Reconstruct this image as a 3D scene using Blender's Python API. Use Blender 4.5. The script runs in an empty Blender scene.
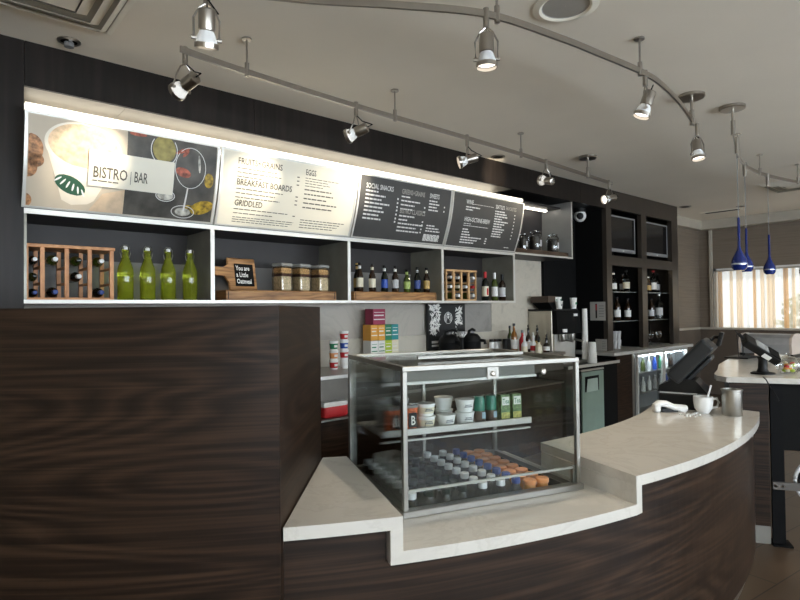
import bpy, bmesh, math, random
from mathutils import Vector, Matrix
random.seed(7)
PI = math.pi
SC = bpy.context.scene
COL = SC.collection

# ------------------------------------------------------------------ camera
YAW, PITCH, ROLL, FPX, EYE = 0.7137, 0.0170, 0.0115, 563.0, 1.6
Fv = Vector((math.sin(YAW)*math.cos(PITCH), math.cos(YAW)*math.cos(PITCH), math.sin(PITCH)))
R0 = Vector((math.cos(YAW), -math.sin(YAW), 0)); U0 = R0.cross(Fv)
Rv = math.cos(ROLL)*R0 - math.sin(ROLL)*U0
Uv = math.sin(ROLL)*R0 + math.cos(ROLL)*U0
CAM = Vector((0, 0, EYE))
cam = bpy.data.objects.new('camera', bpy.data.cameras.new('camera'))
COL.objects.link(cam)
cam.matrix_world = Matrix(((Rv.x, Uv.x, -Fv.x, CAM.x), (Rv.y, Uv.y, -Fv.y, CAM.y), (Rv.z, Uv.z, -Fv.z, CAM.z), (0, 0, 0, 1)))
cam.data.sensor_fit = 'HORIZONTAL'; cam.data.sensor_width = 36.0; cam.data.lens = FPX/800*36
cam.data.clip_start = 0.05
SC.camera = cam

def at(px, py, X=None, Y=None, z=None):
    """the point of the place seen at a pixel, on one of its known planes"""
    r = Fv + Rv*((px-400)/FPX) - Uv*((py-300)/FPX)
    t = X/r.x if X is not None else (Y/r.y if Y is not None else (z-EYE)/r.z)
    return CAM + r*t

# ------------------------------------------------------------------ materials
def nodes(m):
    m.use_nodes = True
    return m.node_tree.nodes, m.node_tree.links
def mat(name, col, rough=0.5, metal=0.0, vary=0.06, scale=6.0, bump=0.0, trans=0.0, ior=1.45, coat=0.0, alpha=1.0, spec=0.5):
    m = bpy.data.materials.new(name); n, l = nodes(m); b = n['Principled BSDF']
    b.inputs['Roughness'].default_value = rough; b.inputs['Metallic'].default_value = metal
    b.inputs['Transmission Weight'].default_value = trans; b.inputs['IOR'].default_value = ior
    b.inputs['Coat Weight'].default_value = coat; b.inputs['Alpha'].default_value = alpha
    b.inputs['Specular IOR Level'].default_value = spec
    tc = n.new('ShaderNodeTexCoord'); no = n.new('ShaderNodeTexNoise'); no.inputs['Scale'].default_value = scale
    no.inputs['Detail'].default_value = 4
    l.new(tc.outputs['Object'], no.inputs['Vector'])
    ra = n.new('ShaderNodeValToRGB')
    ra.color_ramp.elements[0].color = (*[max(0, c*(1-vary)) for c in col], 1)
    ra.color_ramp.elements[1].color = (*[min(1, c*(1+vary)) for c in col], 1)
    ra.color_ramp.elements[0].position = 0.3; ra.color_ramp.elements[1].position = 0.7
    l.new(no.outputs['Fac'], ra.inputs['Fac']); l.new(ra.outputs['Color'], b.inputs['Base Color'])
    if bump:
        bp = n.new('ShaderNodeBump'); bp.inputs['Strength'].default_value = bump; bp.inputs['Distance'].default_value = 0.01
        l.new(no.outputs['Fac'], bp.inputs['Height']); l.new(bp.outputs['Normal'], b.inputs['Normal'])
    return m
def wood(name, dark, mid, light, sc=(0.55, 0.55, 8.0), rough=0.35, dist=1.4, rot=(0, 0, 0), spec=0.5, fine=(5, 9), k1=0.45, k2=0.62):
    m = bpy.data.materials.new(name); n, l = nodes(m); b = n['Principled BSDF']
    b.inputs['Roughness'].default_value = rough; b.inputs['Specular IOR Level'].default_value = spec
    tc = n.new('ShaderNodeTexCoord'); mp = n.new('ShaderNodeMapping'); mp.inputs['Scale'].default_value = sc
    mp.inputs['Rotation'].default_value = rot
    l.new(tc.outputs['Object'], mp.inputs['Vector'])
    n1 = n.new('ShaderNodeTexNoise'); n1.inputs['Scale'].default_value = 1.0; n1.inputs['Detail'].default_value = 1.5
    n1.inputs['Distortion'].default_value = 0.15
    l.new(mp.outputs['Vector'], n1.inputs['Vector'])
    mu = n.new('ShaderNodeMath'); mu.operation = 'MULTIPLY'; mu.inputs[1].default_value = 11*dist
    l.new(n1.outputs['Fac'], mu.inputs[0])
    fr = n.new('ShaderNodeMath'); fr.operation = 'PINGPONG'; fr.inputs[1].default_value = 1.0
    l.new(mu.outputs[0], fr.inputs[0])
    mp2 = n.new('ShaderNodeMapping'); mp2.inputs['Scale'].default_value = (sc[0]*fine[0], sc[1]*fine[0], sc[2]*fine[1]); mp2.inputs['Rotation'].default_value = rot
    l.new(tc.outputs['Object'], mp2.inputs['Vector'])
    n2 = n.new('ShaderNodeTexNoise'); n2.inputs['Scale'].default_value = 1.0; n2.inputs['Detail'].default_value = 6
    l.new(mp2.outputs['Vector'], n2.inputs['Vector'])
    mx = n.new('ShaderNodeMath'); mx.operation = 'MULTIPLY_ADD'; mx.inputs[1].default_value = k1
    l.new(fr.outputs[0], mx.inputs[0])
    m3 = n.new('ShaderNodeMath'); m3.operation = 'MULTIPLY'; m3.inputs[1].default_value = k2
    l.new(n2.outputs['Fac'], m3.inputs[0]); l.new(m3.outputs[0], mx.inputs[2])
    ra = n.new('ShaderNodeValToRGB'); e = ra.color_ramp.elements
    e[0].position = 0.2; e[0].color = (*dark, 1); e[1].position = 0.85; e[1].color = (*light, 1)
    k = e.new(0.5); k.color = (*mid, 1)
    l.new(mx.outputs[0], ra.inputs['Fac']); l.new(ra.outputs['Color'], b.inputs['Base Color'])
    return m
def emit(name, col, strength):
    m = bpy.data.materials.new(name); n, l = nodes(m); b = n['Principled BSDF']
    b.inputs['Base Color'].default_value = (*col, 1)
    b.inputs['Emission Color'].default_value = (*col, 1); b.inputs['Emission Strength'].default_value = strength
    return m
def pane(name, tint=(0.97, 0.985, 0.98), facing=0.12, gloss=0.02, base=0.03):
    m = bpy.data.materials.new(name); n, l = nodes(m); n.clear()
    o = n.new('ShaderNodeOutputMaterial'); t = n.new('ShaderNodeBsdfTransparent'); t.inputs['Color'].default_value = (*tint, 1)
    g = n.new('ShaderNodeBsdfGlossy'); g.inputs['Roughness'].default_value = gloss
    g.inputs['Color'].default_value = (1, 1, 1, 1)
    w = n.new('ShaderNodeLayerWeight'); w.inputs['Blend'].default_value = facing
    ad = n.new('ShaderNodeMath'); ad.operation = 'MULTIPLY_ADD'; ad.inputs[1].default_value = 0.8; ad.inputs[2].default_value = base
    l.new(w.outputs['Fresnel'], ad.inputs[0]); ad.use_clamp = True
    mx = n.new('ShaderNodeMixShader'); l.new(ad.outputs[0], mx.inputs['Fac'])
    l.new(t.outputs[0], mx.inputs[1]); l.new(g.outputs[0], mx.inputs[2]); l.new(mx.outputs[0], o.inputs['Surface'])
    return m
def stone(name, base, vein, scale=1.3, rough=0.18, amount=0.5):
    m = bpy.data.materials.new(name); n, l = nodes(m); b = n['Principled BSDF']; b.inputs['Roughness'].default_value = rough
    tc = n.new('ShaderNodeTexCoord'); a = n.new('ShaderNodeTexNoise'); a.inputs['Scale'].default_value = scale
    a.inputs['Detail'].default_value = 8; a.inputs['Distortion'].default_value = 1.6; a.inputs['Roughness'].default_value = 0.62
    l.new(tc.outputs['Object'], a.inputs['Vector'])
    ra = n.new('ShaderNodeValToRGB'); e = ra.color_ramp.elements
    e[0].position = 0.36; e[0].color = (*[c*(1-amount*0.3) for c in base], 1); e[1].position = 0.66; e[1].color = (*base, 1)
    k = e.new(0.47); k.color = (*base, 1); k = e.new(0.5); k.color = (*[0.6*c+0.4*v for c, v in zip(base, vein)], 1); k = e.new(0.53); k.color = (*base, 1)
    l.new(a.outputs['Fac'], ra.inputs['Fac']); l.new(ra.outputs['Color'], b.inputs['Base Color'])
    return m

WALNUT = wood('walnut', (0.0055, 0.003, 0.0018), (0.015, 0.008, 0.0047), (0.045, 0.0245, 0.0138), sc=(0.40, 0.40, 3.2), rough=0.42, dist=4.2, spec=0.2, fine=(2.2, 26), k1=0.25, k2=0.88)
WALNUT_C = wood('walnut_counter', (0.006, 0.0033, 0.002), (0.0165, 0.009, 0.0053), (0.05, 0.027, 0.0155), sc=(0.40, 0.40, 3.0), rough=0.36, dist=4.2, spec=0.3, fine=(2.2, 26), k1=0.25, k2=0.88, rot=(0, 0.14, 0))
WALNUT_D = wood('walnut_dark', (0.008, 0.006, 0.005), (0.012, 0.009, 0.0075), (0.019, 0.014, 0.012), sc=(9, 9, 0.5), rough=0.42, dist=0.6, spec=0.25)
OAK = wood('oak', (0.16, 0.07, 0.02), (0.31, 0.145, 0.045), (0.46, 0.235, 0.08), sc=(2, 2, 18), rough=0.5, dist=0.8)
PINE = wood('pine', (0.40, 0.165, 0.06), (0.56, 0.25, 0.1), (0.68, 0.34, 0.15), sc=(9, 9, 3), rough=0.5, dist=0.6)
QUARTZ = stone('quartz', (0.60, 0.57, 0.515), (0.48, 0.45, 0.40), 1.6, 0.17, 0.3)
CONCRETE = stone('concrete_panel', (0.44, 0.405, 0.35), (0.34, 0.315, 0.275), 1.1, 0.5, 0.9)
STEEL = mat('brushed_steel', (0.40, 0.385, 0.35), 0.34, 1.0, 0.05, 20)
CHROME = mat('nickel', (0.42, 0.39, 0.35), 0.28, 1.0, 0.04, 20)
ALU = mat('aluminium_edge', (0.66, 0.645, 0.60), 0.4, 0.5, 0.03, 10)
WHITE = mat('white_plastic', (0.8, 0.8, 0.78), 0.4)
PAPER = mat('white_paper', (0.78, 0.77, 0.73), 0.7)
BLACK = mat('black_plastic', (0.008, 0.008, 0.008), 0.42, spec=0.3)
BLACKM = mat('black_matte', (0.005, 0.005, 0.005), 0.7, spec=0.15)
CHARC = mat('shelf_lining', (0.036, 0.032, 0.031), 0.45, spec=0.3)
CEIL = mat('ceiling_paint', (0.85, 0.785, 0.675), 0.9, vary=0.02, scale=2)
CEILW = mat('diffuser_white', (0.84, 0.79, 0.68), 0.6, vary=0.02)
WALLP = wood('wallpaper', (0.17, 0.134, 0.10), (0.20, 0.16, 0.12), (0.23, 0.185, 0.14), sc=(1, 1, 60), rough=0.8, dist=0.5)
WALLP2 = mat('wall_paint_brown', (0.115, 0.088, 0.066), 0.7)
TRIMW = mat('trim_beige', (0.46, 0.42, 0.35), 0.6)
PANE = pane('case_glass', (0.93, 0.95, 0.945), 0.08, 0.015, 0.025)
JARG = pane('jar_glass', (0.9, 0.92, 0.92), 0.25, 0.03, 0.05)
GREENG = mat('green_glass', (0.60, 0.68, 0.06), 0.06, 0, 0.03, trans=0.85, ior=1.3, coat=0.5)
DARKG = mat('dark_bottle_glass', (0.008, 0.011, 0.008), 0.12, coat=0.15, spec=0.4)
BROWNG = mat('brown_bottle_glass', (0.02, 0.009, 0.004), 0.08, coat=0.5)
OLIVEG = mat('olive_bottle_glass', (0.05, 0.07, 0.012), 0.08, coat=0.5)
CLEARG = pane('clear_bottle', (0.34, 0.37, 0.36), 0.15, 0.03, 0.03)
def solid(name, c, r=0.45, **k): return mat(name, c, r, **k)
RED = solid('red', (0.5, 0.02, 0.025)); BLUE = solid('blue', (0.02, 0.07, 0.36)); GREEN = solid('green', (0.02, 0.2, 0.09))
NAVY = solid('navy_cap', (0.04, 0.07, 0.25)); ORANGE = solid('orange_cap', (0.72, 0.29, 0.11)); YELLOW = solid('amber', (0.75, 0.36, 0.05))
TEAL = solid('teal', (0.02, 0.25, 0.27)); LIME = solid('lime', (0.42, 0.55, 0.03)); MAGENTA = solid('berry', (0.30, 0.025, 0.07))
CREAM = solid('cream', (0.72, 0.66, 0.5)); GOLD = solid('gold_label', (0.5, 0.33, 0.1)); GREY = solid('grey_plastic', (0.22, 0.22, 0.22))
LGREY = solid('pale_grey', (0.5, 0.5, 0.5)); BEERL = solid('beer_green_label', (0.35, 0.45, 0.12)); FRUIT = solid('fruit_print', (0.55, 0.12, 0.04), vary=0.7, scale=60)
OATS = solid('oats', (0.66, 0.52, 0.33), 0.9, vary=0.45, scale=140); GRANOLA = solid('granola', (0.62, 0.36, 0.15), 0.9, vary=0.6, scale=110)
BERRY = solid('dried_berries', (0.11, 0.05, 0.035), 0.8, vary=0.5, scale=120)
CHALK = mat('chalk_white', (0.85, 0.85, 0.82), 0.8)
BLUEG = mat('cobalt_glass', (0.006, 0.02, 0.15), 0.08, coat=0.6)
SAGE = solid('sage_green', (0.25, 0.33, 0.27), 0.5); SCREEN = mat('dark_screen', (0.008, 0.008, 0.009), 0.12)

# ------------------------------------------------------------------ mesh helpers
class MB:
    def __init__(s): s.bm = bmesh.new()
    def _take(s, verts, M):
        if M is not None: bmesh.ops.transform(s.bm, matrix=M, verts=verts)
        return s
    def box(s, x0, x1, y0, y1, z0, z1, bev=0.0, M=None, seg=1):
        r = bmesh.ops.create_cube(s.bm, size=1.0); v = r['verts']
        bmesh.ops.transform(s.bm, matrix=Matrix.Translation(((x0+x1)/2, (y0+y1)/2, (z0+z1)/2)) @ Matrix.Diagonal((abs(x1-x0), abs(y1-y0), abs(z1-z0), 1)), verts=v)
        if bev:
            eds = list({e for w in v for e in w.link_edges})
            q = bmesh.ops.bevel(s.bm, geom=eds, offset=bev, segments=seg, affect='EDGES', profile=0.6)
            v = list({w for f in q['faces'] for w in f.verts} | {w for w in v if w.is_valid})
        return s._take(v, M)
    def lathe(s, prof, c=(0, 0, 0), seg=20, M=None, cap=True):
        rings = []
        for (r, z) in prof:
            rings.append([s.bm.verts.new((c[0]+r*math.cos(2*PI*k/seg), c[1]+r*math.sin(2*PI*k/seg), c[2]+z)) for k in range(seg)])
        for a, b in zip(rings, rings[1:]):
            for k in range(seg):
                s.bm.faces.new((a[k], a[(k+1) % seg], b[(k+1) % seg], b[k]))
        if cap:
            s.bm.faces.new(list(reversed(rings[0]))); s.bm.faces.new(rings[-1])
        return s._take([v for r in rings for v in r], M)
    def prism(s, poly, z0, z1, M=None):
        a = sum(poly[i][0]*poly[(i+1) % len(poly)][1]-poly[(i+1) % len(poly)][0]*poly[i][1] for i in range(len(poly)))
        if a < 0: poly = list(reversed(poly))
        lo = [s.bm.verts.new((x, y, z0)) for x, y in poly]; hi = [s.bm.verts.new((x, y, z1)) for x, y in poly]
        n = len(poly)
        s.bm.faces.new(list(reversed(lo))); s.bm.faces.new(hi)
        for k in range(n): s.bm.faces.new((lo[k], lo[(k+1) % n], hi[(k+1) % n], hi[k]))
        return s._take(lo+hi, M)
    def tube(s, pts, r, seg=8, M=None, ell=None):
        pts = [Vector(p) for p in pts]; rings = []
        for i, p in enumerate(pts):
            d = (pts[min(i+1, len(pts)-1)]-pts[max(i-1, 0)]).normalized()
            u = d.cross(Vector((0, 0, 1)))
            if u.length < 1e-3: u = d.cross(Vector((0, 1, 0)))
            u.normalize(); w = u.cross(d)
            ra, rb = (r, r) if ell is None else ell
            rings.append([s.bm.verts.new(p+u*ra*math.cos(2*PI*k/seg)+w*rb*math.sin(2*PI*k/seg)) for k in range(seg)])
        for a, b in zip(rings, rings[1:]):
            for k in range(seg): s.bm.faces.new((a[k], b[k], b[(k+1) % seg], a[(k+1) % seg]))
        s.bm.faces.new(rings[0]); s.bm.faces.new(list(reversed(rings[-1])))
        return s._take([v for q in rings for v in q], M)
    def bar(s, p0, p1, w, h, up=(0, 0, 1), bev=0.0):
        p0 = Vector(p0); p1 = Vector(p1); d = p1-p0; L = d.length; d.normalize()
        u = Vector(up).cross(d)
        if u.length < 1e-4: u = Vector((1, 0, 0)).cross(d)
        u.normalize(); v = d.cross(u)
        M = Matrix(((d.x, u.x, v.x, p0.x), (d.y, u.y, v.y, p0.y), (d.z, u.z, v.z, p0.z), (0, 0, 0, 1)))
        return s.box(0, L, -w/2, w/2, -h/2, h/2, bev, M)
    def face(s, pts):
        s.bm.faces.new([s.bm.verts.new(p) for p in pts]); return s
    def build(s, name, m, parent=None, smooth=False):
        me = bpy.data.meshes.new(name)
        bmesh.ops.recalc_face_normals(s.bm, faces=s.bm.faces[:])
        s.bm.to_mesh(me); s.bm.free()
        me.materials.append(m)
        if smooth:
            for p in me.polygons: p.use_smooth = True
            try: me.set_sharp_from_angle(angle=math.radians(38))
            except Exception: pass
        o = bpy.data.objects.new(name, me); COL.objects.link(o)
        if parent is not None: o.parent = parent
        return o
def tag(o, label, cat, group=None, kind=None):
    o['label'] = label; o['category'] = cat
    if group: o['group'] = group
    if kind: o['kind'] = kind
    return o
def thing(name, label, cat, loc=(0, 0, 0), rz=0.0, group=None):
    o = bpy.data.objects.new(name, None); COL.objects.link(o); o.empty_display_size = 0.05
    o.location = loc; o.rotation_euler = (0, 0, rz)
    return tag(o, label, cat, group)
def struct(name, mb, m, parent=None, label=None, smooth=False):
    o = mb.build(name, m, parent, smooth)
    if parent is None: o['kind'] = 'structure'
    if label: o['label'] = label
    return o
def dup(root, loc, rz=None, label=None, group=None):
    r = root.copy(); COL.objects.link(r); r.location = loc
    if rz is not None: r.rotation_euler = (0, 0, rz)
    if label: r['label'] = label
    if group: r['group'] = group
    for ch in list(root.children):
        c = ch.copy(); COL.objects.link(c); c.parent = r
        for g in list(ch.children):
            d = g.copy(); COL.objects.link(d); d.parent = c
    return r
def text_polys(body, size, cond=0.62):
    cu = bpy.data.curves.new('lettering', 'FONT'); cu.body = body; cu.size = size; cu.resolution_u = 2; cu.offset = size*0.012
    ob = bpy.data.objects.new('lettering', cu); me = bpy.data.meshes.new_from_object(ob)
    out = [[(me.vertices[i].co.x*cond, me.vertices[i].co.y) for i in p.vertices] for p in me.polygons]
    bpy.data.objects.remove(ob); bpy.data.curves.remove(cu); bpy.data.meshes.remove(me)
    return out
def flat_text(body, size, m, parent, origin, ux, uy, cond=0.62, name='lettering', align='L'):
    mb = MB(); o = Vector(origin); ux = Vector(ux); uy = Vector(uy)
    ps = text_polys(body, size, cond)
    w = max(x for p in ps for x, y in p)
    sh = -w/2 if align == 'C' else 0
    for p in ps: mb.face([o+ux*(x+sh)+uy*y for x, y in p])
    return mb.build(name, m, parent)

# ------------------------------------------------------------------ the room
YW, YB, ZC = 3.75, 4.25, 3.14          # front of the wall units, the back wall, the ceiling
struct('floor', MB().box(-4, 11.2, -5.2, 4.4, -0.1, 0), None or mat('floor_tile_tmp', (0.1, 0.07, 0.05)))
def floor_mat():
    m = bpy.data.materials.new('floor_tile'); n, l = nodes(m); b = n['Principled BSDF']; b.inputs['Roughness'].default_value = 0.4; b.inputs['Specular IOR Level'].default_value = 0.3
    tc = n.new('ShaderNodeTexCoord'); mp = n.new('ShaderNodeMapping'); mp.inputs['Rotation'].default_value = (0, 0, 0.12)
    br = n.new('ShaderNodeTexBrick'); br.offset = 0.5; br.inputs['Scale'].default_value = 1.0
    br.inputs['Brick Width'].default_value = 0.6; br.inputs['Row Height'].default_value = 0.3; br.inputs['Mortar Size'].default_value = 0.004
    br.inputs['Color1'].default_value = (0.105, 0.068, 0.042, 1); br.inputs['Color2'].default_value = (0.088, 0.057, 0.035, 1); br.inputs['Mortar'].default_value = (0.03, 0.021, 0.015, 1)
    l.new(tc.outputs['Object'], mp.inputs['Vector']); l.new(mp.outputs['Vector'], br.inputs['Vector']); l.new(br.outputs['Color'], b.inputs['Base Color'])
    return m
bpy.data.objects['floor'].data.materials[0] = floor_mat()
struct('ceiling', MB().box(-4, 11.2, -5.2, 4.4, ZC, ZC+0.1), CEIL)
struct('wall_back', MB().box(-4, 11.2, YB, YB+0.12, 0, ZC), CONCRETE)
PLASTER = mat('warm_plaster', (0.74, 0.66, 0.53), 0.85)
struct('wall_left', MB().box(-4.12, -4, -5.2, 4.4, 0, ZC), PLASTER)
XR = 11.0
struct('wall_back_right', MB().box(8.95, XR, YB-0.012, YB-0.001, 1.215, ZC), WALLP)
struct('wall_back_lower', MB().box(8.95, XR, YB-0.012, YB-0.001, 0, 1.175), WALLP2)
struct('trim_10', MB().box(8.95, XR-0.04, YB-0.04, YB-0.001, 1.176, 1.214, 0.006), TRIMW)
struct('wall_back_accent', MB().box(5.07, 6.055, YB-0.012, YB-0.001, 1.336, 2.88), stone('beige_tile', (0.55, 0.50, 0.41), (0.45, 0.41, 0.34), 5, 0.5, 0.6))
struct('wall_back_panel', MB().box(4.62, 5.065, YB-0.01, YB-0.001, 1.336, 1.66), stone('grey_tile', (0.30, 0.285, 0.26), (0.22, 0.21, 0.2), 3, 0.5, 0.8))
# right wall with its window opening (Y -2.6 .. 4.0, z 1.2 .. 2.27)
wy0, wy1, wz0, wz1 = -2.6, 3.99, 1.215, 2.27
wr = MB()
wr.box(XR, XR+0.12, wy1, 4.4, 1.215, ZC); wr.box(XR, XR+0.12, -5.2, wy0, 1.215, ZC)
wr.box(XR, XR+0.12, wy0, wy1, wz1, ZC)
struct('wall_right', wr, WALLP)
struct('wall_right_lower', MB().box(XR, XR+0.12, -5.2, 4.4, 0, 1.19), WALLP2)
struct('trim_1', MB().box(XR-0.04, XR+0.12, -5.2, 4.25, 1.175, 1.215, 0.006), TRIMW)
struct('trim_2', MB().box(XR-0.05, XR, 4.0, 4.05, 1.215, 2.98, 0.004), TRIMW)
struct('trim_11', MB().box(8.95, XR-0.22, 4.1, YB, 2.98, ZC), TRIMW)
struct('trim_3', MB().box(XR-0.22, XR, -5.2, 4.25, 2.98, ZC), TRIMW)
w1 = MB()
for a, b, c, d in ((wy0, wy1, wz1-0.05, wz1), (wy1-0.05, wy1, wz0, wz1), (wy0, wy0+0.05, wz0, wz1), (0.2, 0.26, wz0, wz1)):
    w1.box(XR-0.02, XR+0.1, a, b, c, d)
struct('window_1', w1, mat('window_frame_white', (0.8, 0.8, 0.78), 0.5))
struct('window_pane', MB().box(XR+0.06, XR+0.066, wy0+0.05, wy1-0.05, wz0, wz1-0.05), PANE, bpy.data.objects['window_1'])
# curtain: a sheer with tan drapes hung in folds
def sheer(name, c, tr):
    m = bpy.data.materials.new(name); n, l = nodes(m); n.clear(); o = n.new('ShaderNodeOutputMaterial')
    t = n.new('ShaderNodeBsdfTransparent'); k = n.new('ShaderNodeBsdfTranslucent'); k.inputs['Color'].default_value = (*c, 1)
    d = n.new('ShaderNodeBsdfDiffuse'); d.inputs['Color'].default_value = (*c, 1); a = n.new('ShaderNodeMixShader'); a.inputs['Fac'].default_value = 0.3
    no = n.new('ShaderNodeTexNoise'); no.inputs['Scale'].default_value = 40; tc = n.new('ShaderNodeTexCoord'); l.new(tc.outputs['Object'], no.inputs['Vector'])
    mm = n.new('ShaderNodeMath'); mm.operation = 'MULTIPLY_ADD'; mm.inputs[1].default_value = 0.1; mm.inputs[2].default_value = 1-tr-0.05; l.new(no.outputs['Fac'], mm.inputs[0])
    l.new(k.outputs[0], a.inputs[1]); l.new(d.outputs[0], a.inputs[2]); x = n.new('ShaderNodeMixShader'); l.new(mm.outputs[0], x.inputs['Fac'])
    l.new(t.outputs[0], x.inputs[1]); l.new(a.outputs[0], x.inputs[2]); l.new(x.outputs[0], o.inputs['Surface'])
    return m
def folds(y0, y1, z0, z1, x, amp, period, axis='Y'):
    mb = MB(); n = int((y1-y0)/0.015); prev = None
    for i in range(n+1):
        y = y0+(y1-y0)*i/n; dx = amp*math.sin(2*PI*y/period+0.8*math.sin(y*3.1)); ps = []
        for z in (z0, z1):
            ps.append(mb.bm.verts.new((x+dx, y, z) if axis == 'Y' else (y, x+dx, z)))
        if prev: mb.bm.faces.new((prev[0], ps[0], ps[1], prev[1]))
        prev = ps
    return mb
SHEER = sheer('sheer_curtain', (0.93, 0.80, 0.62), 0.42); DRAPE = sheer('tan_drape', (0.70, 0.42, 0.2), 0.15); PDRAPE = sheer('pale_drape', (0.88, 0.66, 0.42), 0.3)
cur = thing('curtain', 'sheer and tan striped curtain across the far window on the right', 'curtain', (XR-0.1, 0.7, wz0))
s_ = folds(wy0-0.7, wy1-0.7-0.08, 0.005, wz1-wz0-0.06, 0, 0.018, 0.13).build('sheer_panel', SHEER, cur)
y = wy1-0.12; k = 0
while y > wy0+0.2:
    w = (0.07, 0.05, 0.10, 0.04, 0.06, 0.12)[k % 6]
    folds(y-w-0.7, y-0.7, 0.005, wz1-wz0-0.06, -0.035, 0.012, 0.06).build('drape', (DRAPE, PDRAPE, PDRAPE)[k % 3], cur)
    y -= w+(0.12, 0.05, 0.16, 0.07, 0.03)[k % 5]; k += 1
MB().tube([(0, wy0-0.7, wz1-wz0-0.05), (0, wy1-0.7-0.06, wz1-wz0-0.05)], 0.012).build('curtain_rod', TRIMW, cur)
# what stands outside that window: pale building, shrubs
MB().box(14.5, 15.5, 1.6, 3.2, 0, 2.1).build('building', mat('stucco', (0.75, 0.6, 0.45), 0.9)); tag(bpy.data.objects['building'], 'pale tan building seen outside through the curtained far window', 'building')
def shrub(x, y, z, r, name, label):
    mb = MB(); rr = random.Random(int(x*100+y*10))
    for i in range(420):
        v = Vector((rr.gauss(0, 1), rr.gauss(0, 1), rr.gauss(0, 1))).normalized()*r*(0.5+0.5*rr.random()); a = rr.random()*6
        p = Vector((x, y, z))+v; u = Vector((math.cos(a), math.sin(a), 0.4))*0.07; w = Vector((-math.sin(a), math.cos(a), 0.6))*0.04
        mb.face([p-u, p-w, p+u, p+w])
    mb.tube([(x, y, 0), (x+0.02, y, z)], 0.03)
    tag(mb.build(name, mat('leaf', (0.12, 0.2, 0.05), 0.7)), label, 'shrub')
shrub(13.2, 3.1, 1.3, 0.55, 'shrub', 'green shrub outside the far window by its left end')
shrub(13.4, 1.2, 1.2, 0.6, 'shrub', 'green shrub outside the far window further along the wall')
# the wall behind the viewer: lower dark wall, window band with daylight
wf = MB()
fz0, fz1 = 0.75, 2.45
for a, b in ((-4, -3.2), (0.2, 0.9), (4.3, 4.9), (8.3, 11.2)): wf.box(a, b, -5.2, -5.08, 0, ZC)
for a, b in ((-3.2, 0.2), (0.9, 4.3), (4.9, 8.3)): wf.box(a, b, -5.2, -5.08, 0, fz0); wf.box(a, b, -5.2, -5.08, fz1, ZC)
struct('wall_front', wf, PLASTER)
DAY = emit('daylit_blind', (0.80, 0.90, 1.0), 6.2)
for i, (a, b) in enumerate(((-3.2, 0.2), (0.9, 4.3), (4.9, 8.3))):
    w = MB()
    w.box(a, a+0.06, -5.16, -5.06, fz0, fz1); w.box(b-0.06, b, -5.16, -5.06, fz0, fz1); w.box(a, b, -5.16, -5.06, fz1-0.06, fz1); w.box(a, b, -5.16, -5.06, fz0, fz0+0.06)
    w.box((a+b)/2-0.03, (a+b)/2+0.03, -5.16, -5.06, fz0, fz1)
    o = struct('window_%d' % (i+2), w, bpy.data.materials['window_frame_white'])
    MB().box(a+0.06, b-0.06, -5.15, -5.13, fz0+0.06, fz1-0.06).build('window_pane', DAY, o)

# pillar at the left, fascia over the shelves
struct('trim_4', MB().box(-1.2, 0.47, YW, YB, 0, ZC), WALNUT_D)
fa = MB()
for a, b in ((0.473, 1.868), (1.872, 3.298), (3.302, 4.748), (4.752, 6.198), (6.202, 6.80)):
    fa.box(a, b, YW, YW+0.022, 2.885, ZC)
struct('trim_5', fa, WALNUT_D)
SOFF = mat('soffit_laminate', (0.42, 0.385, 0.32), 0.4, 0.3, 0.12, 3)
so = MB()
for a, b in ((0.472, 1.01), (1.012, 2.13), (2.132, 3.2), (3.202, 4.1), (4.102, 4.885)): so.box(a, b, YW+0.024, YB, 2.885, 2.9)
struct('trim_6', so, SOFF)
struct('trim_7', MB().box(4.887, 6.80, YW+0.024, YB, 2.885, 2.9), BLACK)
struct('wall_back_black', MB().box(6.06, 6.80, 4.2, YB, 0, 2.885), BLACKM)
struct('wall_back_upper', MB().box(0.47, 4.88, 4.21, YB, 2.2, 2.885), CHARC)
struct('trim_8', MB().box(-1.0, 6.03, YB-0.025, YB, 0.9, 1.335, 0.003), stone('quartz_upstand', (0.52, 0.48, 0.40), (0.46, 0.42, 0.35), 1.5, 0.3, 0.3))

# ------------------------------------------------------------------ open wall shelf
XS = [0.47, 1.554, 2.702, 3.786, 4.871, 6.01]
ZS0, ZS1 = 1.680, 2.165            # inside of the row of niches
sh = thing('wall_shelf', 'long open wall shelf of four dark lined niches with pale metal edges', 'shelf', (XS[0], YW, 1.658))
sx, sy, sz = XS[0], YW, 1.658
t = 0.014
def L(x): return x-sx
MB().box(0, L(XS[4])+t, 0.008, 0.45, 0, ZS0-sz).build('bottom_board', mat('shelf_underside', (0.5, 0.45, 0.36), 0.5), sh)
MB().box(0, L(XS[4])+t, 0.008, 0.45, ZS1-sz, 2.195-sz).build('top_board', CHARC, sh)
bk = MB().box(0, L(XS[4])+t, 0.435, 0.45, 1.95-sz, ZS1-sz); bk.build('back_panel', CHARC, sh)
MB().box(0, L(XS[4])+t, 0.437, 0.45, ZS0-sz, 1.95-sz).build('back_panel', mat('shelf_back_grey', (0.20, 0.19, 0.18), 0.5), sh)
for i in range(0, 5):
    x = L(XS[i]); a, b = (x, x+t) if i == 0 else (x-t, x+t)
    MB().box(a, b, 0.008, 0.437, ZS0-sz, ZS1-sz).build('divider', mat('divider_laminate', (0.27, 0.26, 0.215), 0.28, 0.3, vary=0.15) if i == 0 else bpy.data.materials['divider_laminate'], sh)
ed = MB().box(0, L(XS[4])+t, 0, 0.008, 0, 0.021).box(0, L(XS[4])+t, 0, 0.008, ZS1-sz, 2.195-sz)
for i in range(1, 5):
    ed.box(L(XS[i])-t, L(XS[i])+t, 0, 0.008, 0.021, ZS1-sz)
ed.build('edge_trim', ALU, sh)
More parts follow.
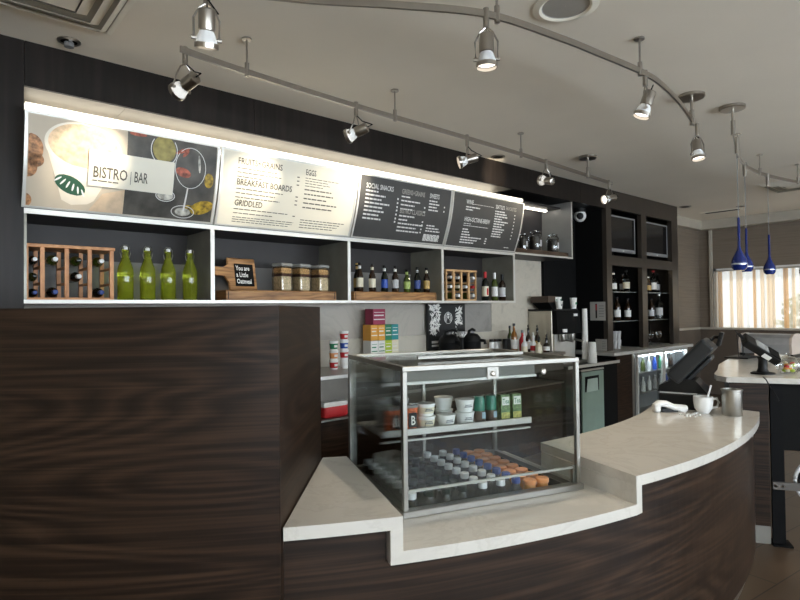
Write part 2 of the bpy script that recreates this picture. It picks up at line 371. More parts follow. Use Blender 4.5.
# the box with jars beside the menus
jb = thing('wall_shelf', 'small upper open wall box holding glass jars right of the last menu', 'shelf', (4.89, YW, 2.185))
w = 6.01-4.89
MB().box(0, w, 0.006, 0.44, 0, 0.02).build('bottom_board', CHARC, jb)
MB().box(w-0.02, w, 0.006, 0.44, 0.02, 0.69).build('side_panel', mat('box_side_grey', (0.26, 0.26, 0.25), 0.3), jb)
MB().box(0, w-0.02, 0.42, 0.44, 0.02, 0.69).build('back_panel', CHARC, jb)
MB().box(0, w, 0, 0.006, 0, 0.02).box(w-0.02, w, 0, 0.006, 0.02, 0.69).build('edge_trim', ALU, jb)
MB().box(0, w-0.02, 0.15, 0.4, 0.62, 0.64).build('top_board', CHARC, jb)

# ------------------------------------------------------------------ menu boards (curved, top leaning into the room)
PROF = [(0.0, 3.738, 2.197), (0.105, 3.700, 2.290), (0.20, 3.668, 2.375), (0.285, 3.645, 2.455), (0.38, 3.626, 2.545), (0.46, 3.613, 2.62), (0.545, 3.603, 2.702)]
VH = PROF[-1][0]
def prof(v):
    v = max(0, min(VH, v))
    for (a, ya, za), (b, yb, zb) in zip(PROF, PROF[1:]):
        if v <= b:
            k = (v-a)/(b-a); return ya+(yb-ya)*k, za+(zb-za)*k
def nrm(v):
    y0, z0 = prof(v-0.03); y1, z1 = prof(v+0.03); d = Vector((0, y1-y0, z1-z0)).normalized()
    return Vector((0, -d.z, d.y))
def bpt(u, v, off=0.0):
    y, z = prof(v); n = nrm(v); return Vector((u, y+n.y*off-YW, z+n.z*off-2.19))
def board_patch(mb, u0, u1, v0, v1, off, th=None):
    """a strip of board following the curve (with thickness th behind it)"""
    n = max(1, int((v1-v0)/0.05)); P = []
    for i in range(n+1):
        v = v0+(v1-v0)*i/n
        P.append((bpt(u0, v, off), bpt(u1, v, off), bpt(u0, v, off-(th or 0)), bpt(u1, v, off-(th or 0))))
    V = [[mb.bm.verts.new(p) for p in q] for q in P]
    for a, b in zip(V, V[1:]):
        mb.bm.faces.new((a[0], a[1], b[1], b[0]))
        if th:
            mb.bm.faces.new((a[2], b[2], b[3], a[3])); mb.bm.faces.new((a[0], b[0], b[2], a[2])); mb.bm.faces.new((a[1], a[3], b[3], b[1]))
    if th:
        a = V[0]; b = V[-1]; mb.bm.faces.new((a[0], a[2], a[3], a[1])); mb.bm.faces.new((b[0], b[1], b[3], b[2]))
    return mb
def poly_rows(mb, poly, off, clip=None, n=26):
    """a convex outline printed on the board, cut into rows so it follows the curve"""
    v0 = min(p[1] for p in poly); v1 = max(p[1] for p in poly)
    if clip: v0 = max(v0, clip[2]); v1 = min(v1, clip[3])
    def span(v):
        xs = []
        for (xa, ya), (xb, yb) in zip(poly, poly[1:]+poly[:1]):
            if (ya <= v <= yb) or (yb <= v <= ya):
                xs += [xa, xb] if ya == yb else [xa+(xb-xa)*(v-ya)/(yb-ya)]
        a, b = (min(xs), max(xs)) if xs else (0, 0)
        if clip: a = max(a, clip[0]); b = min(b, clip[1])
        return a, max(a, b)
    pr = None
    for i in range(n+1):
        v = v0+(v1-v0)*min(max(i/n, 1e-4), 1-1e-4); a, b = span(v)
        q = (mb.bm.verts.new(bpt(a, v, off)), mb.bm.verts.new(bpt(b, v, off)))
        if pr: mb.bm.faces.new((pr[0], pr[1], q[1], q[0]))
        pr = q
    return mb
def ell(cx, cy, rx, ry, rot=0, n=40):
    return [(cx+rx*math.cos(a)*math.cos(rot)-ry*math.sin(a)*math.sin(rot), cy+rx*math.cos(a)*math.sin(rot)+ry*math.sin(a)*math.cos(rot)) for a in [2*PI*k/n for k in range(n)]]
def btext(tx, body, u, v, size, off=0.002, cond=0.6, W=None):
    mb = MB()
    ps = text_polys(body, size, cond)
    if W:
        k = W/max(x for p in ps for x, y in p); ps = [[(x*k, y) for x, y in p] for p in ps]
    for p in ps: mb.face([bpt(u+x, v+y, off) for x, y in p])
    mb.build('heading', tx[1], tx[0])
def lines(tx, u, v, ws, gap=0.022, h=0.009, off=0.002):
    """rows of fine print too small to read"""
    mb = MB()
    rr = random.Random(int(u*1000+v*100))
    if gap > 0.026 and 1 < len(ws) < 4:
        for i, w in enumerate(ws): lines(tx, u, v-i*gap, [w], gap, h, off)
        return
    for i, w in enumerate(ws):
        x = 0
        while x < w:
            k = min(w-x, rr.uniform(0.018, 0.05))
            mb.face([bpt(u+x, v-i*gap, off), bpt(u+x+k, v-i*gap, off), bpt(u+x+k, v-i*gap+h, off), bpt(u+x, v-i*gap+h, off)])
            x += k+0.006
    mb.build('price' if max(ws) < 0.03 else 'fine_print', tx[1], tx[0])
def menu(x0, x1, label, face):
    th = thing('menu_board', label, 'menu board', (x0, YW, 2.19), 0, 'menu boards over the wall shelf')
    w = x1-x0
    board_patch(MB(), 0.016, w-0.016, 0.012, VH-0.01, 0.0, 0.012).build('face', face, th, True)
    f = MB()
    board_patch(f, 0, 0.016, 0, VH, 0.003, 0.02); board_patch(f, w-0.016, w, 0, VH, 0.003, 0.02)
    board_patch(f, 0.016, w-0.016, 0, 0.012, 0.003, 0.02); board_patch(f, 0.016, w-0.016, VH-0.01, VH, 0.003, 0.02)
    f.build('frame', ALU, th)
    return th, w
BF_CREAM = mat('menu_cream', (0.80, 0.75, 0.62), 0.5, vary=0.02); BF_DARK = mat('menu_charcoal', (0.055, 0.053, 0.05), 0.5, vary=0.1)
PRINTD = solid('print_dark', (0.09, 0.08, 0.06)); PRINTL = solid('print_light', (0.75, 0.74, 0.7)); PRINTG = solid('print_grey', (0.36, 0.34, 0.30))
# first board: photograph of a cup and of wine glasses, with the name plate
b1, w = menu(0.456, 1.549, 'picture menu board with a coffee cup, wine glasses and BISTRO BAR plate', BF_CREAM)
BF_TAN = mat('menu_tan', (0.56, 0.48, 0.37), 0.5, vary=0.05)
b1.children[0].data.materials[0] = BF_TAN
cl = (0.02, w-0.02, 0.014, VH-0.012)
MBL = MB
def pic(name, col, shapes, off, parent, rough=0.5, vary=0.06, scale=20):
    m = mat(name+'_print', col, rough, vary=vary, scale=scale)
    for p in shapes: poly_rows(MBL(), p, off, cl).build(name, m, parent)
ud = 0.52
pic('slate_picture', (0.085, 0.078, 0.065), [[(ud, 0), (w, 0), (w, VH), (ud, VH)]], 0.0012, b1, vary=0.6, scale=7)
pic('napkin', (0.66, 0.50, 0.34), [[(0.33, 0.014), (0.52, 0.014), (0.52, 0.17), (0.40, 0.13)]], 0.0014, b1, vary=0.15)
pic('cup', (0.78, 0.71, 0.59), [[(0.10, 0.375), (0.485, 0.375), (0.355, 0.075), (0.31, 0.045), (0.24, 0.04), (0.19, 0.065)]], 0.0016, b1, vary=0.03)
pic('cup_rim', (0.84, 0.78, 0.66), [ell(0.292, 0.39, 0.20, 0.142, -0.08)], 0.0018, b1, vary=0.02)
pic('foam', (0.72, 0.53, 0.34), [ell(0.292, 0.395, 0.182, 0.126, -0.08)], 0.002, b1, vary=0.28, scale=26)
pic('cup_emblem', (0.02, 0.085, 0.045), [ell(0.228, 0.16, 0.085, 0.05, -0.5)], 0.0024, b1)
for k in range(6): poly_rows(MB(), ell(0.165+0.026*k, 0.19-0.014*k, 0.005, 0.024, -0.9+0.25*k), 0.0028, cl, 8).build('emblem_line', WHITE, b1)
pic('cookie', (0.40, 0.19, 0.08), [ell(0.03, 0.34, 0.06, 0.085), ell(0.02, 0.24, 0.045, 0.06), ell(0.055, 0.28, 0.04, 0.04), ell(0.015, 0.045, 0.03, 0.04)], 0.0017, b1, vary=0.7, scale=45)
pic('yellow_leaf', (0.36, 0.24, 0.02), [ell(1.0, 0.11, 0.08, 0.045, 0.4), ell(1.03, 0.30, 0.03, 0.05), ell(0.92, 0.1, 0.04, 0.02)], 0.0016, b1, vary=0.8, scale=30)
def ring(mb, cx, cy, rx, ry, th, off):
    for k in range(28):
        a = 2*PI*k/28; b = 2*PI*(k+1)/28
        q = [(cx+rx*math.cos(a), cy+ry*math.sin(a)), (cx+rx*math.cos(b), cy+ry*math.sin(b)), (cx+(rx-th)*math.cos(b), cy+(ry-th)*math.sin(b)), (cx+(rx-th)*math.cos(a), cy+(ry-th)*math.sin(a))]
        if all(cl[2] < y < cl[3] and cl[0] < x < cl[1] for x, y in q): mb.face([bpt(x, y, off) for x, y in q])
pic('white_wine', (0.30, 0.25, 0.07), [ell(0.735, 0.46, 0.07, 0.085)], 0.002, b1, vary=0.4)
pic('red_garnish', (0.36, 0.09, 0.05), [ell(0.85, 0.47, 0.05, 0.012, 0.5), ell(0.87, 0.455, 0.03, 0.01, 0.9), ell(0.86, 0.33, 0.05, 0.03, -0.3), ell(0.58, 0.525, 0.05, 0.012)], 0.0021, b1, vary=0.7, scale=40)
pic('glass_shine', (0.5, 0.48, 0.42), [ell(0.96, 0.40, 0.008, 0.06, 0.1), ell(0.76, 0.165, 0.05, 0.03), ell(0.88, 0.068, 0.05, 0.028)], 0.0019, b1, vary=0.6, scale=30)
for a in ((0.735, 0.455, 0.082, 0.1, 0.005), (0.905, 0.365, 0.1, 0.135, 0.004), (0.88, 0.068, 0.075, 0.045, 0.005), (0.76, 0.165, 0.06, 0.04, 0.005)):
    g = MB(); ring(g, *a, 0.0022); g.build('glass_outline', PRINTL, b1)
poly_rows(MB(), [(0.877, 0.075), (0.889, 0.075), (0.9, 0.235), (0.891, 0.235)], 0.0022, cl).build('glass_stem', PRINTL, b1)
pl = MB(); board_patch(pl, 0.315, 0.80, 0.175, 0.385, 0.012, 0.010); pl.build('name_plate', mat('name_plate_white', (0.80, 0.76, 0.64), 0.5, vary=0.02), b1)
tx = (b1, PRINTD)
btext(tx, 'BISTRO', 0.337, 0.228, 0.092, 0.014, W=0.188); btext(tx, '|', 0.541, 0.228, 0.085, 0.014, W=0.005); btext(tx, 'BAR', 0.563, 0.228, 0.09, 0.014, W=0.08)
lines(tx, 0.337, 0.206, [0.14], h=0.006, off=0.014)
# second board
b2, w = menu(1.559, 2.697, 'cream menu board listing FRUITS+GRAINS, BREAKFAST BOARDS, GRIDDLED and EGGS', BF_CREAM)
tx = (b2, PRINTD)
btext(tx, 'FRUITS+GRAINS', 0.12, 0.452, 0.062, W=0.34); btext(tx, 'BREAKFAST BOARDS', 0.12, 0.305, 0.062, W=0.43); btext(tx, 'GRIDDLED', 0.12, 0.158, 0.062, W=0.21)
btext(tx, 'EGGS', 0.655, 0.452, 0.062, W=0.09)
lines(tx, 0.12, 0.42, [0.3, 0.34, 0.2], 0.03, 0.006); lines(tx, 0.12, 0.275, [0.36, 0.3, 0.34], 0.03, 0.006); lines(tx, 0.12, 0.13, [0.42, 0.3], 0.03, 0.006)
lines(tx, 0.12, 0.07, [0.48, 0.47, 0.44], 0.017, 0.005)
lines(tx, 0.655, 0.425, [0.3, 0.2, 0.22, 0.16], 0.02, 0.005); lines(tx, 0.655, 0.335, [0.24, 0.26, 0.2, 0.3, 0.26], 0.034, 0.009)
lines(tx, 0.655, 0.10, [0.4, 0.36, 0.34, 0.3], 0.02, 0.006)
for v in (0.42, 0.39, 0.36, 0.27, 0.24, 0.21, 0.12): lines(tx, 0.585, v, [0.02], h=0.008)

# third board
b3, w = menu(2.707, 3.781, 'dark menu board of SOCIAL SNACKS, GREENS+GRAINS, BISTRO CLASSICS and SWEETS', BF_DARK)
tx = (b3, PRINTL)
btext(tx, 'SOCIAL SNACKS', 0.075, 0.435, 0.06, W=0.29); btext(tx, 'SWEETS', 0.79, 0.435, 0.06, W=0.12)
lines(tx, 0.075, 0.405, [0.13, 0.21, 0.17, 0.26, 0.19, 0.21, 0.16, 0.19], 0.033, 0.014)
lines(tx, 0.46, 0.402, [0.1, 0.22, 0.16, 0.14], 0.036, 0.012); lines(tx, 0.46, 0.232, [0.18, 0.1, 0.3, 0.22, 0.26], 0.034, 0.013)
lines(tx, 0.79, 0.402, [0.1, 0.13, 0.1, 0.12], 0.028, 0.012); lines(tx, 0.80, 0.175, [0.1, 0.16, 0.18], 0.026, 0.012)
for v in (0.37, 0.335, 0.30, 0.27, 0.235, 0.2, 0.17): lines(tx, 0.415, v, [0.016], h=0.016)
for v in (0.33, 0.29, 0.2, 0.17, 0.13, 0.10): lines(tx, 0.735, v, [0.016], h=0.014)
for v in (0.36, 0.32): lines(tx, 0.98, v, [0.014], h=0.014)
lines(tx, 0.79, 0.088, [0.2]*6, 0.011, 0.009)

tx = (b3, PRINTG); btext(tx, 'GREENS+GRAINS', 0.46, 0.432, 0.062, W=0.27); btext(tx, 'BISTRO CLASSICS', 0.46, 0.262, 0.062, W=0.3)
# fourth board
b4, w = menu(3.791, 4.866, 'dark menu board of drinks, rightmost of the menus beside the jar box', BF_DARK)
tx = (b4, PRINTL)
btext(tx, 'WINE', 0.19, 0.44, 0.06, W=0.10); btext(tx, 'HIGH-OCTANE-BREW', 0.19, 0.27, 0.062, W=0.37); btext(tx, 'SEATTLE\u2019S', 0.62, 0.44, 0.055, W=0.14)
lines(tx, 0.29, 0.444, [0.3], h=0.004); lines(tx, 0.19, 0.405, [0.2, 0.1], 0.026, 0.012); lines(tx, 0.19, 0.245, [0.1, 0.36], 0.02, 0.006)
lines(tx, 0.19, 0.185, [0.08, 0.1, 0.12, 0.3, 0.24, 0.2], 0.027, 0.012)
lines(tx, 0.62, 0.405, [0.15, 0.18, 0.2, 0.12, 0.22, 0.17, 0.13, 0.18, 0.16, 0.14, 0.15], 0.026, 0.013)
for k in range(8): lines(tx, 0.93, 0.39-0.036*k, [0.014], h=0.014)
for v in (0.11, 0.085, 0.06): lines(tx, 0.545, v, [0.025], h=0.012)
lines(tx, 0.87, 0.04, [0.08], h=0.008)

tx = (b4, PRINTG); btext(tx, 'FAVORITES', 0.78, 0.44, 0.055, W=0.17)

# light strip along the top of the boards
ls = thing('light_strip', 'long glowing light strip running along the tops of the menu boards', 'light', (0.456, 3.6, 2.712))
MB().box(0, 4.86-0.475, 0.03, 0.05, 0, 0.036).build('housing', ALU, ls)
MB().box(0.002, 2.2, 0.0, 0.03, 0.002, 0.034).build('diffuser', emit('strip_glow', (1.0, 0.94, 0.82), 0.8), ls)
MB().box(2.2, 4.86-0.477, 0.0, 0.03, 0.002, 0.034).build('diffuser', bpy.data.materials['strip_glow'], ls)

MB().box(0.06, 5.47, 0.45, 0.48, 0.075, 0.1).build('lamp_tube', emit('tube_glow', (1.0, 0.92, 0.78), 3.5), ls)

# ------------------------------------------------------------------ bottles
def bottle(name, label, cat, loc, prof_, glass, cap_m, cap, lab=None, group=None, seg=16, rz=0):
    o = thing(name, label, cat, loc, rz, group)
    MB().lathe(prof_, seg=seg).build('body', glass, o, True)
    if cap: MB().lathe(cap, seg=seg).build('cap', cap_m, o, True)
    for (r, z0, z1, m) in (lab or []):
        MB().lathe([(r, z0), (r, z1)], seg=seg).build('label_band', m, o, True)
    return o
def wine_prof(h=0.30, r=0.037): return [(r*0.9, 0), (r, 0.006), (r, h*0.6), (r*0.93, h*0.66), (r*0.55, h*0.735), (r*0.37, h*0.79), (r*0.36, h*0.95), (r*0.40, h*0.955), (r*0.40, h)]
def beer_prof(h=0.235, r=0.031): return [(r*0.9, 0), (r, 0.006), (r, h*0.52), (r*0.93, h*0.6), (r*0.6, h*0.71), (r*0.42, h*0.8), (r*0.38, h*0.95), (r*0.42, h*0.955), (r*0.42, h*0.975)]
def cap_prof(h, r, k=0.44, t=0.05): return [(r*k, h*(1-t)), (r*k, h), (r*k*0.9, h+0.002)]
YN = 3.86
ZT = ZS0
# four green swing-top bottles
names4 = ('nearest the wine rack', 'second from the wine rack', 'second from the niche divider', 'nearest the niche divider')
first = None
for i, px in enumerate((125.5, 147.7, 168.3, 190.0)):
    p = at(px, 299.5, Y=YN); lo = (p.x, YN, ZT)
    lab = 'tall green swing-top glass bottle ' + names4[i]
    if first is None:
        H_, r = 0.345, 0.048
        first = thing('swing_top_bottle', lab, 'bottle', lo, 0, 'green swing-top bottles in the first niche')
        MB().lathe([(r*0.88, 0), (r, 0.008), (r, 0.185), (r*0.94, 0.205), (r*0.6, 0.25), (r*0.42, 0.275), (r*0.36, 0.305), (r*0.45, 0.31), (r*0.45, 0.322)], seg=20).build('body', GREENG, first, True)
        MB().lathe([(0.012, 0.322), (0.014, 0.326), (0.014, 0.34), (0.008, 0.345)]).build('stopper', WHITE, first, True)
        MB().tube([(-0.023, 0, 0.27), (-0.03, 0, 0.30), (-0.026, 0, 0.335), (-0.012, 0, 0.352), (0.012, 0, 0.352), (0.026, 0, 0.335), (0.03, 0, 0.30), (0.023, 0, 0.27)], 0.003, 6).build('wire_bail', STEEL, first, True)
    else: dup(first, lo, label=lab)
    
# wine rack helper -------------------------------------------------
def rack(label, x0, x1, y0, y1, z0, z1, cols, rows, m, sv, xs=None):
    r = thing('wine_rack', label, 'wine rack', (x0, y0, z0)); W, D, Hh = x1-x0, y1-y0, z1-z0
    MB().box(-0.005, W+0.006, -0.006, D+0.006, Hh-0.02, Hh, 0.003).build('top_board', m, r)
    MB().box(0, W, 0, D, 0, 0.014, 0.002).build('bottom_board', m, r)
    for k in range(cols+1):
        x = xs[k]-x0 if xs else W*k/cols
        for y in (0, D-sv):
            MB().box(max(0, x-sv/2), min(W, x+sv/2), y, y+sv, 0.014, Hh-0.02).build('post', m, r)
        for j in range(1, rows):
            z = 0.014+(Hh-0.034)*j/rows-0.008
            MB().box(max(0, x-sv/2)-0.0, min(W, x+sv/2), sv, D-sv, z-0.012, z).build('rail', m, r)
    return r
RXS = [0.487, 0.566, 0.689, 0.811, 0.933]
rx0, rx1 = 0.478, 0.945
ry0, ry1 = 3.80, 4.06
rack('open slatted timber wine rack in the first niche beside the green bottles', rx0, rx1, ry0, ry1, ZT, 2.003, 4, 3, PINE, 0.022, RXS)
def lying(name, label, x, y0, zc, glass, cap_m, h=0.28, r=0.037, group=None):
    o = thing(name, label, 'bottle', (x, y0, zc), 0, group); Mx = Matrix.Rotation(PI/2, 4, 'X')
    p = wine_prof(h, r); Mx = Matrix.Translation((0, h, 0)) @ Mx
    MB().lathe(p, seg=14, M=Mx).build('body', glass, o, True)
    MB().lathe([(r*0.42, h-0.05), (r*0.44, h-0.045), (r*0.44, h), (r*0.3, h+0.002)], seg=14, M=Mx).build('cap', cap_m, o, True)
    return o
rh = (2.003-ZT-0.034)/3
RXC = [0.527, 0.628, 0.75, 0.872]
cells = [(0, 0, DARKG, NAVY, 'with blue cap in the lower left cell of the larger rack'), (1, 0, DARKG, NAVY, 'with blue cap, second cell of the larger rack bottom row'), (3, 0, DARKG, NAVY, 'with blue cap, right end of the larger rack bottom row'),
         (1, 2, OLIVEG, WHITE, 'with white cap, top row of the larger rack, second cell'), (3, 2, OLIVEG, WHITE, 'with white cap in the top right cell of the larger rack'), (2, 1, DARKG, WHITE, 'with white cap in the middle row of the larger rack'),
         (0, 1, OLIVEG, DARKG, 'with dark cap, middle row of the larger rack by the pillar'), (2, 2, OLIVEG, DARKG, 'with dark cap, top row of the larger rack, third cell'), (0, 2, DARKG, WHITE, 'with white cap in the top left cell of the larger rack')]
for c, rw, gm, cm, d in cells:
    lying('wine_bottle', 'wine bottle lying '+d, RXC[c], ry0-0.02, ZT+0.0145+rh*rw+(0.0265 if c == 0 else 0.0315)+(0.002 if rw else 0)+(0.0 if rw == 0 else -0.004), gm, cm, 0.26, 0.026 if c == 0 else 0.031, 'bottles lying in the larger wine rack')
# second niche: tray, paddle, jars
def tray(label, x0, x1, y0, y1, h):
    o = thing('wooden_tray', label, 'tray', (x0, y0, ZT)); W, D = x1-x0, y1-y0
    MB().box(0, W, 0, D, 0, h-0.004, 0.003).build('body', OAK, o)
    MB().box(0.0, W, 0.0, D, h-0.004, h, 0.0015).build('top_plank', OAK, o)
    MB().box(0.015, 0.02, -0.002, 0, 0.01, h-0.01).box(W-0.02, W-0.015, -0.002, 0, 0.01, h-0.01).build('end_seam', WALNUT, o)
    return o
tx0 = at(226, 295, Y=3.79).x; tx1 = at(336.5, 295, Y=3.79).x
tray('long brown wooden riser under the oat jars in the second niche', tx0, tx1, 3.79, 4.02, 0.073)
ZR = ZT+0.073
jl = ('left of the three, nearest the chalkboard paddle', 'middle one of the three', 'right of the three, nearest the beer bottles')
first = None
for i, px in enumerate((282.5, 301.0, 319.8)):
    p = at(px, 290, Y=3.9); lab = 'square clear jar of oats and granola, ' + jl[i]
    if first is None:
        o = first = thing('storage_jar', lab, 'jar', (p.x, 3.9, ZR), 0.25, 'oat jars on the wooden riser'); a = 0.058
        MB().box(-a, a, -a, a, 0, 0.19, 0.012, seg=2).build('glass_body', JARG, o)
        MB().box(-a+0.005, a-0.005, -a+0.005, a-0.005, 0.004, 0.115, 0.01).build('oats', OATS, o)
        MB().box(-a+0.005, a-0.005, -a+0.005, a-0.005, 0.1155, 0.135, 0.006).build('dried_berries', BERRY, o)
        MB().box(-a+0.005, a-0.005, -a+0.005, a-0.005, 0.1355, 0.18, 0.01).build('granola', GRANOLA, o)
        MB().box(-a-0.002, a+0.002, -a-0.002, a+0.002, 0.1905, 0.215, 0.008).build('lid', mat('clear_lid', (0.5, 0.5, 0.47), 0.2, trans=0.3), o)
    else: dup(first, (p.x, 3.9, ZR), label=lab)
p0 = at(245, 290, Y=3.93)
pd = thing('cutting_board', 'wooden paddle board with a handle and chalk lettering on the oat riser', 'sign', (p0.x, 3.94, ZR), 0.18)
tilt = Matrix.Rotation(-0.16, 4, 'X')
mb = MB(); a, hh = 0.125, 0.25
mb.box(-a, a, 0, 0.02, 0.0, hh, 0.008, M=tilt)
mb.prism([(-a-0.13, 0.125), (-a-0.13, 0.165), (-a-0.10, 0.178), (-a-0.04, 0.172), (-a+0.01, 0.2), (-a+0.01, 0.05), (-a-0.03, 0.11), (-a-0.1, 0.112)], -0.02, 0.0, M=tilt @ Matrix.Rotation(PI/2, 4, 'X'))
mb.build('board', OAK, pd)
MB().box(-0.07, 0.095, -0.004, 0.0, 0.035, 0.205, M=tilt).build('chalk_panel', BLACKM, pd)
for s, yy in (('You are', 0.155), ('a Little', 0.105), ('Oatmeal', 0.055)):
    flat_text(s, 0.05, CHALK, pd, tilt @ Vector((-0.06, -0.0055, yy)), (1, 0, 0), tilt.to_3x3() @ Vector((0, 0, 1)), 0.75)
# third niche: riser with beers
tx0 = at(354, 295, Y=3.79).x; tx1 = at(436.5, 295, Y=3.79).x
tray('brown wooden riser under the row of beer bottles', tx0, tx1, 3.79, 4.0, 0.076)
ZR2 = ZT+0.076
beers = [(357.3, DARKG, GOLD, GOLD, 0.235, 'with orange label half behind the leftmost one', 0.06), (359.8, BROWNG, WHITE, CREAM, 0.235, 'with cream label, leftmost of the row', 0), (372.3, BROWNG, CREAM, CREAM, 0.228, 'with oval white label, second in the row', 0),
         (384.6, DARKG, WHITE, BLUE, 0.222, 'with bright blue label', 0), (395.3, BROWNG, PAPER, LGREY, 0.222, 'with grey patterned label in mid row', 0), (407.0, OLIVEG, BEERL, BEERL, 0.195, 'with pale green label, shortest of the row', 0),
         (417.3, DARKG, LGREY, NAVY, 0.222, 'with navy and silver label, second from the right', 0), (426.6, BROWNG, CREAM, GOLD, 0.222, 'with gold label, rightmost of the row', 0)]
for px, gm, nm, lm, h, d, dy in beers:
    h *= 1.06
    p = at(px, 291, Y=3.87+dy); r = 0.031
    bottle('beer_bottle', 'beer bottle on the wooden riser '+d, 'bottle', (p.x, 3.87+dy, ZR2), beer_prof(h, r), gm, BLACK if nm is not GOLD else GOLD, cap_prof(h, r),
           [(r+0.0006, h*0.16, h*0.48, lm), (r*0.43, h*0.79, h*0.9, nm)], 'beer bottles in the third niche')
# fourth niche
x0 = at(446.5, 295, Y=3.8).x; x1 = at(476.5, 295, Y=3.8).x
rack('small pale timber wine rack in the fourth niche beside three bottles', x0, x1, 3.8, 4.02, ZT, 1.985, 4, 3, mat('pale_pine', (0.6, 0.36, 0.17), 0.5), 0.022)
cw = (x1-x0)/4; rh = (1.985-ZT-0.034)/3
cells = [(0, 2, DARKG, LGREY, 'top left cell'), (1, 2, DARKG, WHITE, 'top row, second cell'), (3, 2, DARKG, WHITE, 'top right cell'), (0, 1, BROWNG, WHITE, 'middle row, left cell'), (2, 1, OLIVEG, WHITE, 'middle row, third cell'),
         (1, 0, OLIVEG, WHITE, 'bottom row, second cell'), (3, 0, OLIVEG, WHITE, 'bottom right cell'), (3, 1, BROWNG, RED, 'middle row, right end'), (1, 1, OLIVEG, CREAM, 'centre of the middle row')]
for c, rw, gm, cm, d in cells:
    lying('wine_bottle', 'wine bottle lying in the small pale rack, '+d, x0+cw*(c+0.5), 3.785, ZT+0.0145+rh*rw+0.0365-(0 if rw == 0 else 0.004), gm, cm, 0.26, 0.035, 'bottles lying in the small pale rack')
for px, gm, cm, lm, h, d in ((485.3, DARKG, RED, CREAM, 0.305, 'red capped wine bottle with a cream and red label'), (494.7, OLIVEG, WHITE, PAPER, 0.298, 'white capped green wine bottle with a white label'), (502.3, BROWNG, BLACK, LGREY, 0.285, 'dark capped brown wine bottle nearest the shelf end')):
    p = at(px, 298, Y=3.86); r = 0.037
    o = bottle('wine_bottle', d+' in the fourth niche', 'bottle', (p.x, 3.86, ZT), wine_prof(h, r), gm, cm, [(r*0.41, h*0.78), (r*0.43, h), (r*0.3, h+0.001)], [(r+0.0006, h*0.16, h*0.5, lm)], 'standing bottles in the fourth niche')
    if cm is RED: MB().box(-0.014, 0.006, -r-0.003, -r+0.002, h*0.2, h*0.43).build('label_stripe', RED, o)
# jar box contents
zb = 2.205
xa = 4.905; xb = at(566, 249, Y=3.85).x
pk = MB().box(xa, xb, 3.8, 4.02, zb, zb+0.055, 0.003).build('wooden_riser', wood('dark_riser', (0.035, 0.02, 0.012), (0.06, 0.035, 0.02), (0.1, 0.06, 0.035), sc=(2, 2, 18), dist=0.8)); tag(pk, 'dark wooden riser under the glass jars in the upper box', 'riser')
def gjar(px, Y, r, h, d):
    p = at(px, 246, Y=Y); o = thing('glass_jar', 'dark glass jar with a lid in the upper box, '+d, 'jar', (p.x, Y, zb+0.0555), 0, 'jars in the upper box')
    MB().lathe([(r*0.95, 0), (r, 0.008), (r, h*0.72), (r*0.92, h*0.8), (r*0.72, h*0.85)], seg=20).build('body', JARG, o, True)
    MB().lathe([(r*0.9, 0.004), (r*0.94, 0.02), (r*0.94, h*0.68)], seg=20).build('contents', solid('coffee_beans', (0.02, 0.014, 0.01), 0.5, vary=0.5, scale=90), o, True)
    MB().lathe([(r*0.74, h*0.85), (r*0.78, h*0.87), (r*0.78, h*0.93), (r*0.3, h*0.96), (r*0.16, h)], seg=20).build('lid', JARG, o, True)
    MB().box(-0.012, 0.012, -r-0.003, -r+0.001, h*0.2, h*0.5).build('tag', LGREY, o)
gjar(535.5, 3.9, 0.075, 0.245, 'middle one and largest'); gjar(553, 3.9, 0.072, 0.235, 'right one by the grey side'); gjar(523.3, 3.93, 0.05, 0.2, 'left one partly behind the menu')

# ------------------------------------------------------------------ back counter
ZL = 1.10
bc = thing('back_counter', 'steel topped back counter under the open wall shelf', 'counter', (1.2, 3.62, 0))
MB().box(0, 4.42, 0, YB-0.03-3.62, ZL-0.03, ZL, 0.003).build('worktop', STEEL, bc)
MB().box(0.0, 4.42, 0.03, 0.06, 0.90, ZL-0.03).build('front_panel', mat('dark_steel', (0.13, 0.12, 0.105), 0.4, 0.6, 0.2, 4), bc)
MB().box(0.0, 4.42, 0.03, 0.6, 0.745, 0.76).build('shelf', STEEL, bc)
MB().box(0, 4.42, 0.06, 0.1, 0.1, 0.74).build('cabinet_face', WALNUT, bc)
MB().box(0, 4.42, 0.1, 0.6, 0, 0.74).build('carcass', BLACKM, bc)
bc2 = thing('back_counter', 'lower black back counter with a pale edge under the espresso machine', 'counter', (5.63, 3.6, 0))
MB().box(0, 1.16, 0, 0.595, 0.90, 0.925).build('worktop', BLACK, bc2)
MB().box(0, 1.16, -0.008, 0, 0.895, 0.93).build('edge_trim', ALU, bc2)
MB().box(0, 1.16, 0.03, 0.595, 0, 0.9).build('carcass', BLACKM, bc2)
# trash cabinet in sage green with a flap
xa = at(583, 380, Y=3.6).x; xb = at(604.5, 378, Y=3.6).x
tr = thing('waste_cabinet', 'sage green waste cabinet with a flap under the black back counter', 'cabinet', (xa, 3.61, 0.1))
MB().box(0, xb-xa, 0, 0.02, 0, 0.735, 0.003).build('door', SAGE, tr)
MB().box(-0.02, xb-xa, -0.004, 0.018, 0.745, 0.765).build('top_rail', ALU, tr)
MB().box(0.06, xb-xa-0.12, -0.004, 0, 0.50, 0.68).build('opening', BLACKM, tr)
mb = MB(); q = [(0.07, -0.012, 0.5), (xb-xa-0.16, -0.012, 0.5), (xb-xa-0.2, -0.03, 0.655), (0.07, -0.03, 0.655)]
mb.face(q); mb.face([(x, y-0.004, z) for x, y, z in reversed(q)]); 
mb.build('flap', mat('pale_mint', (0.45, 0.55, 0.48), 0.4), tr)
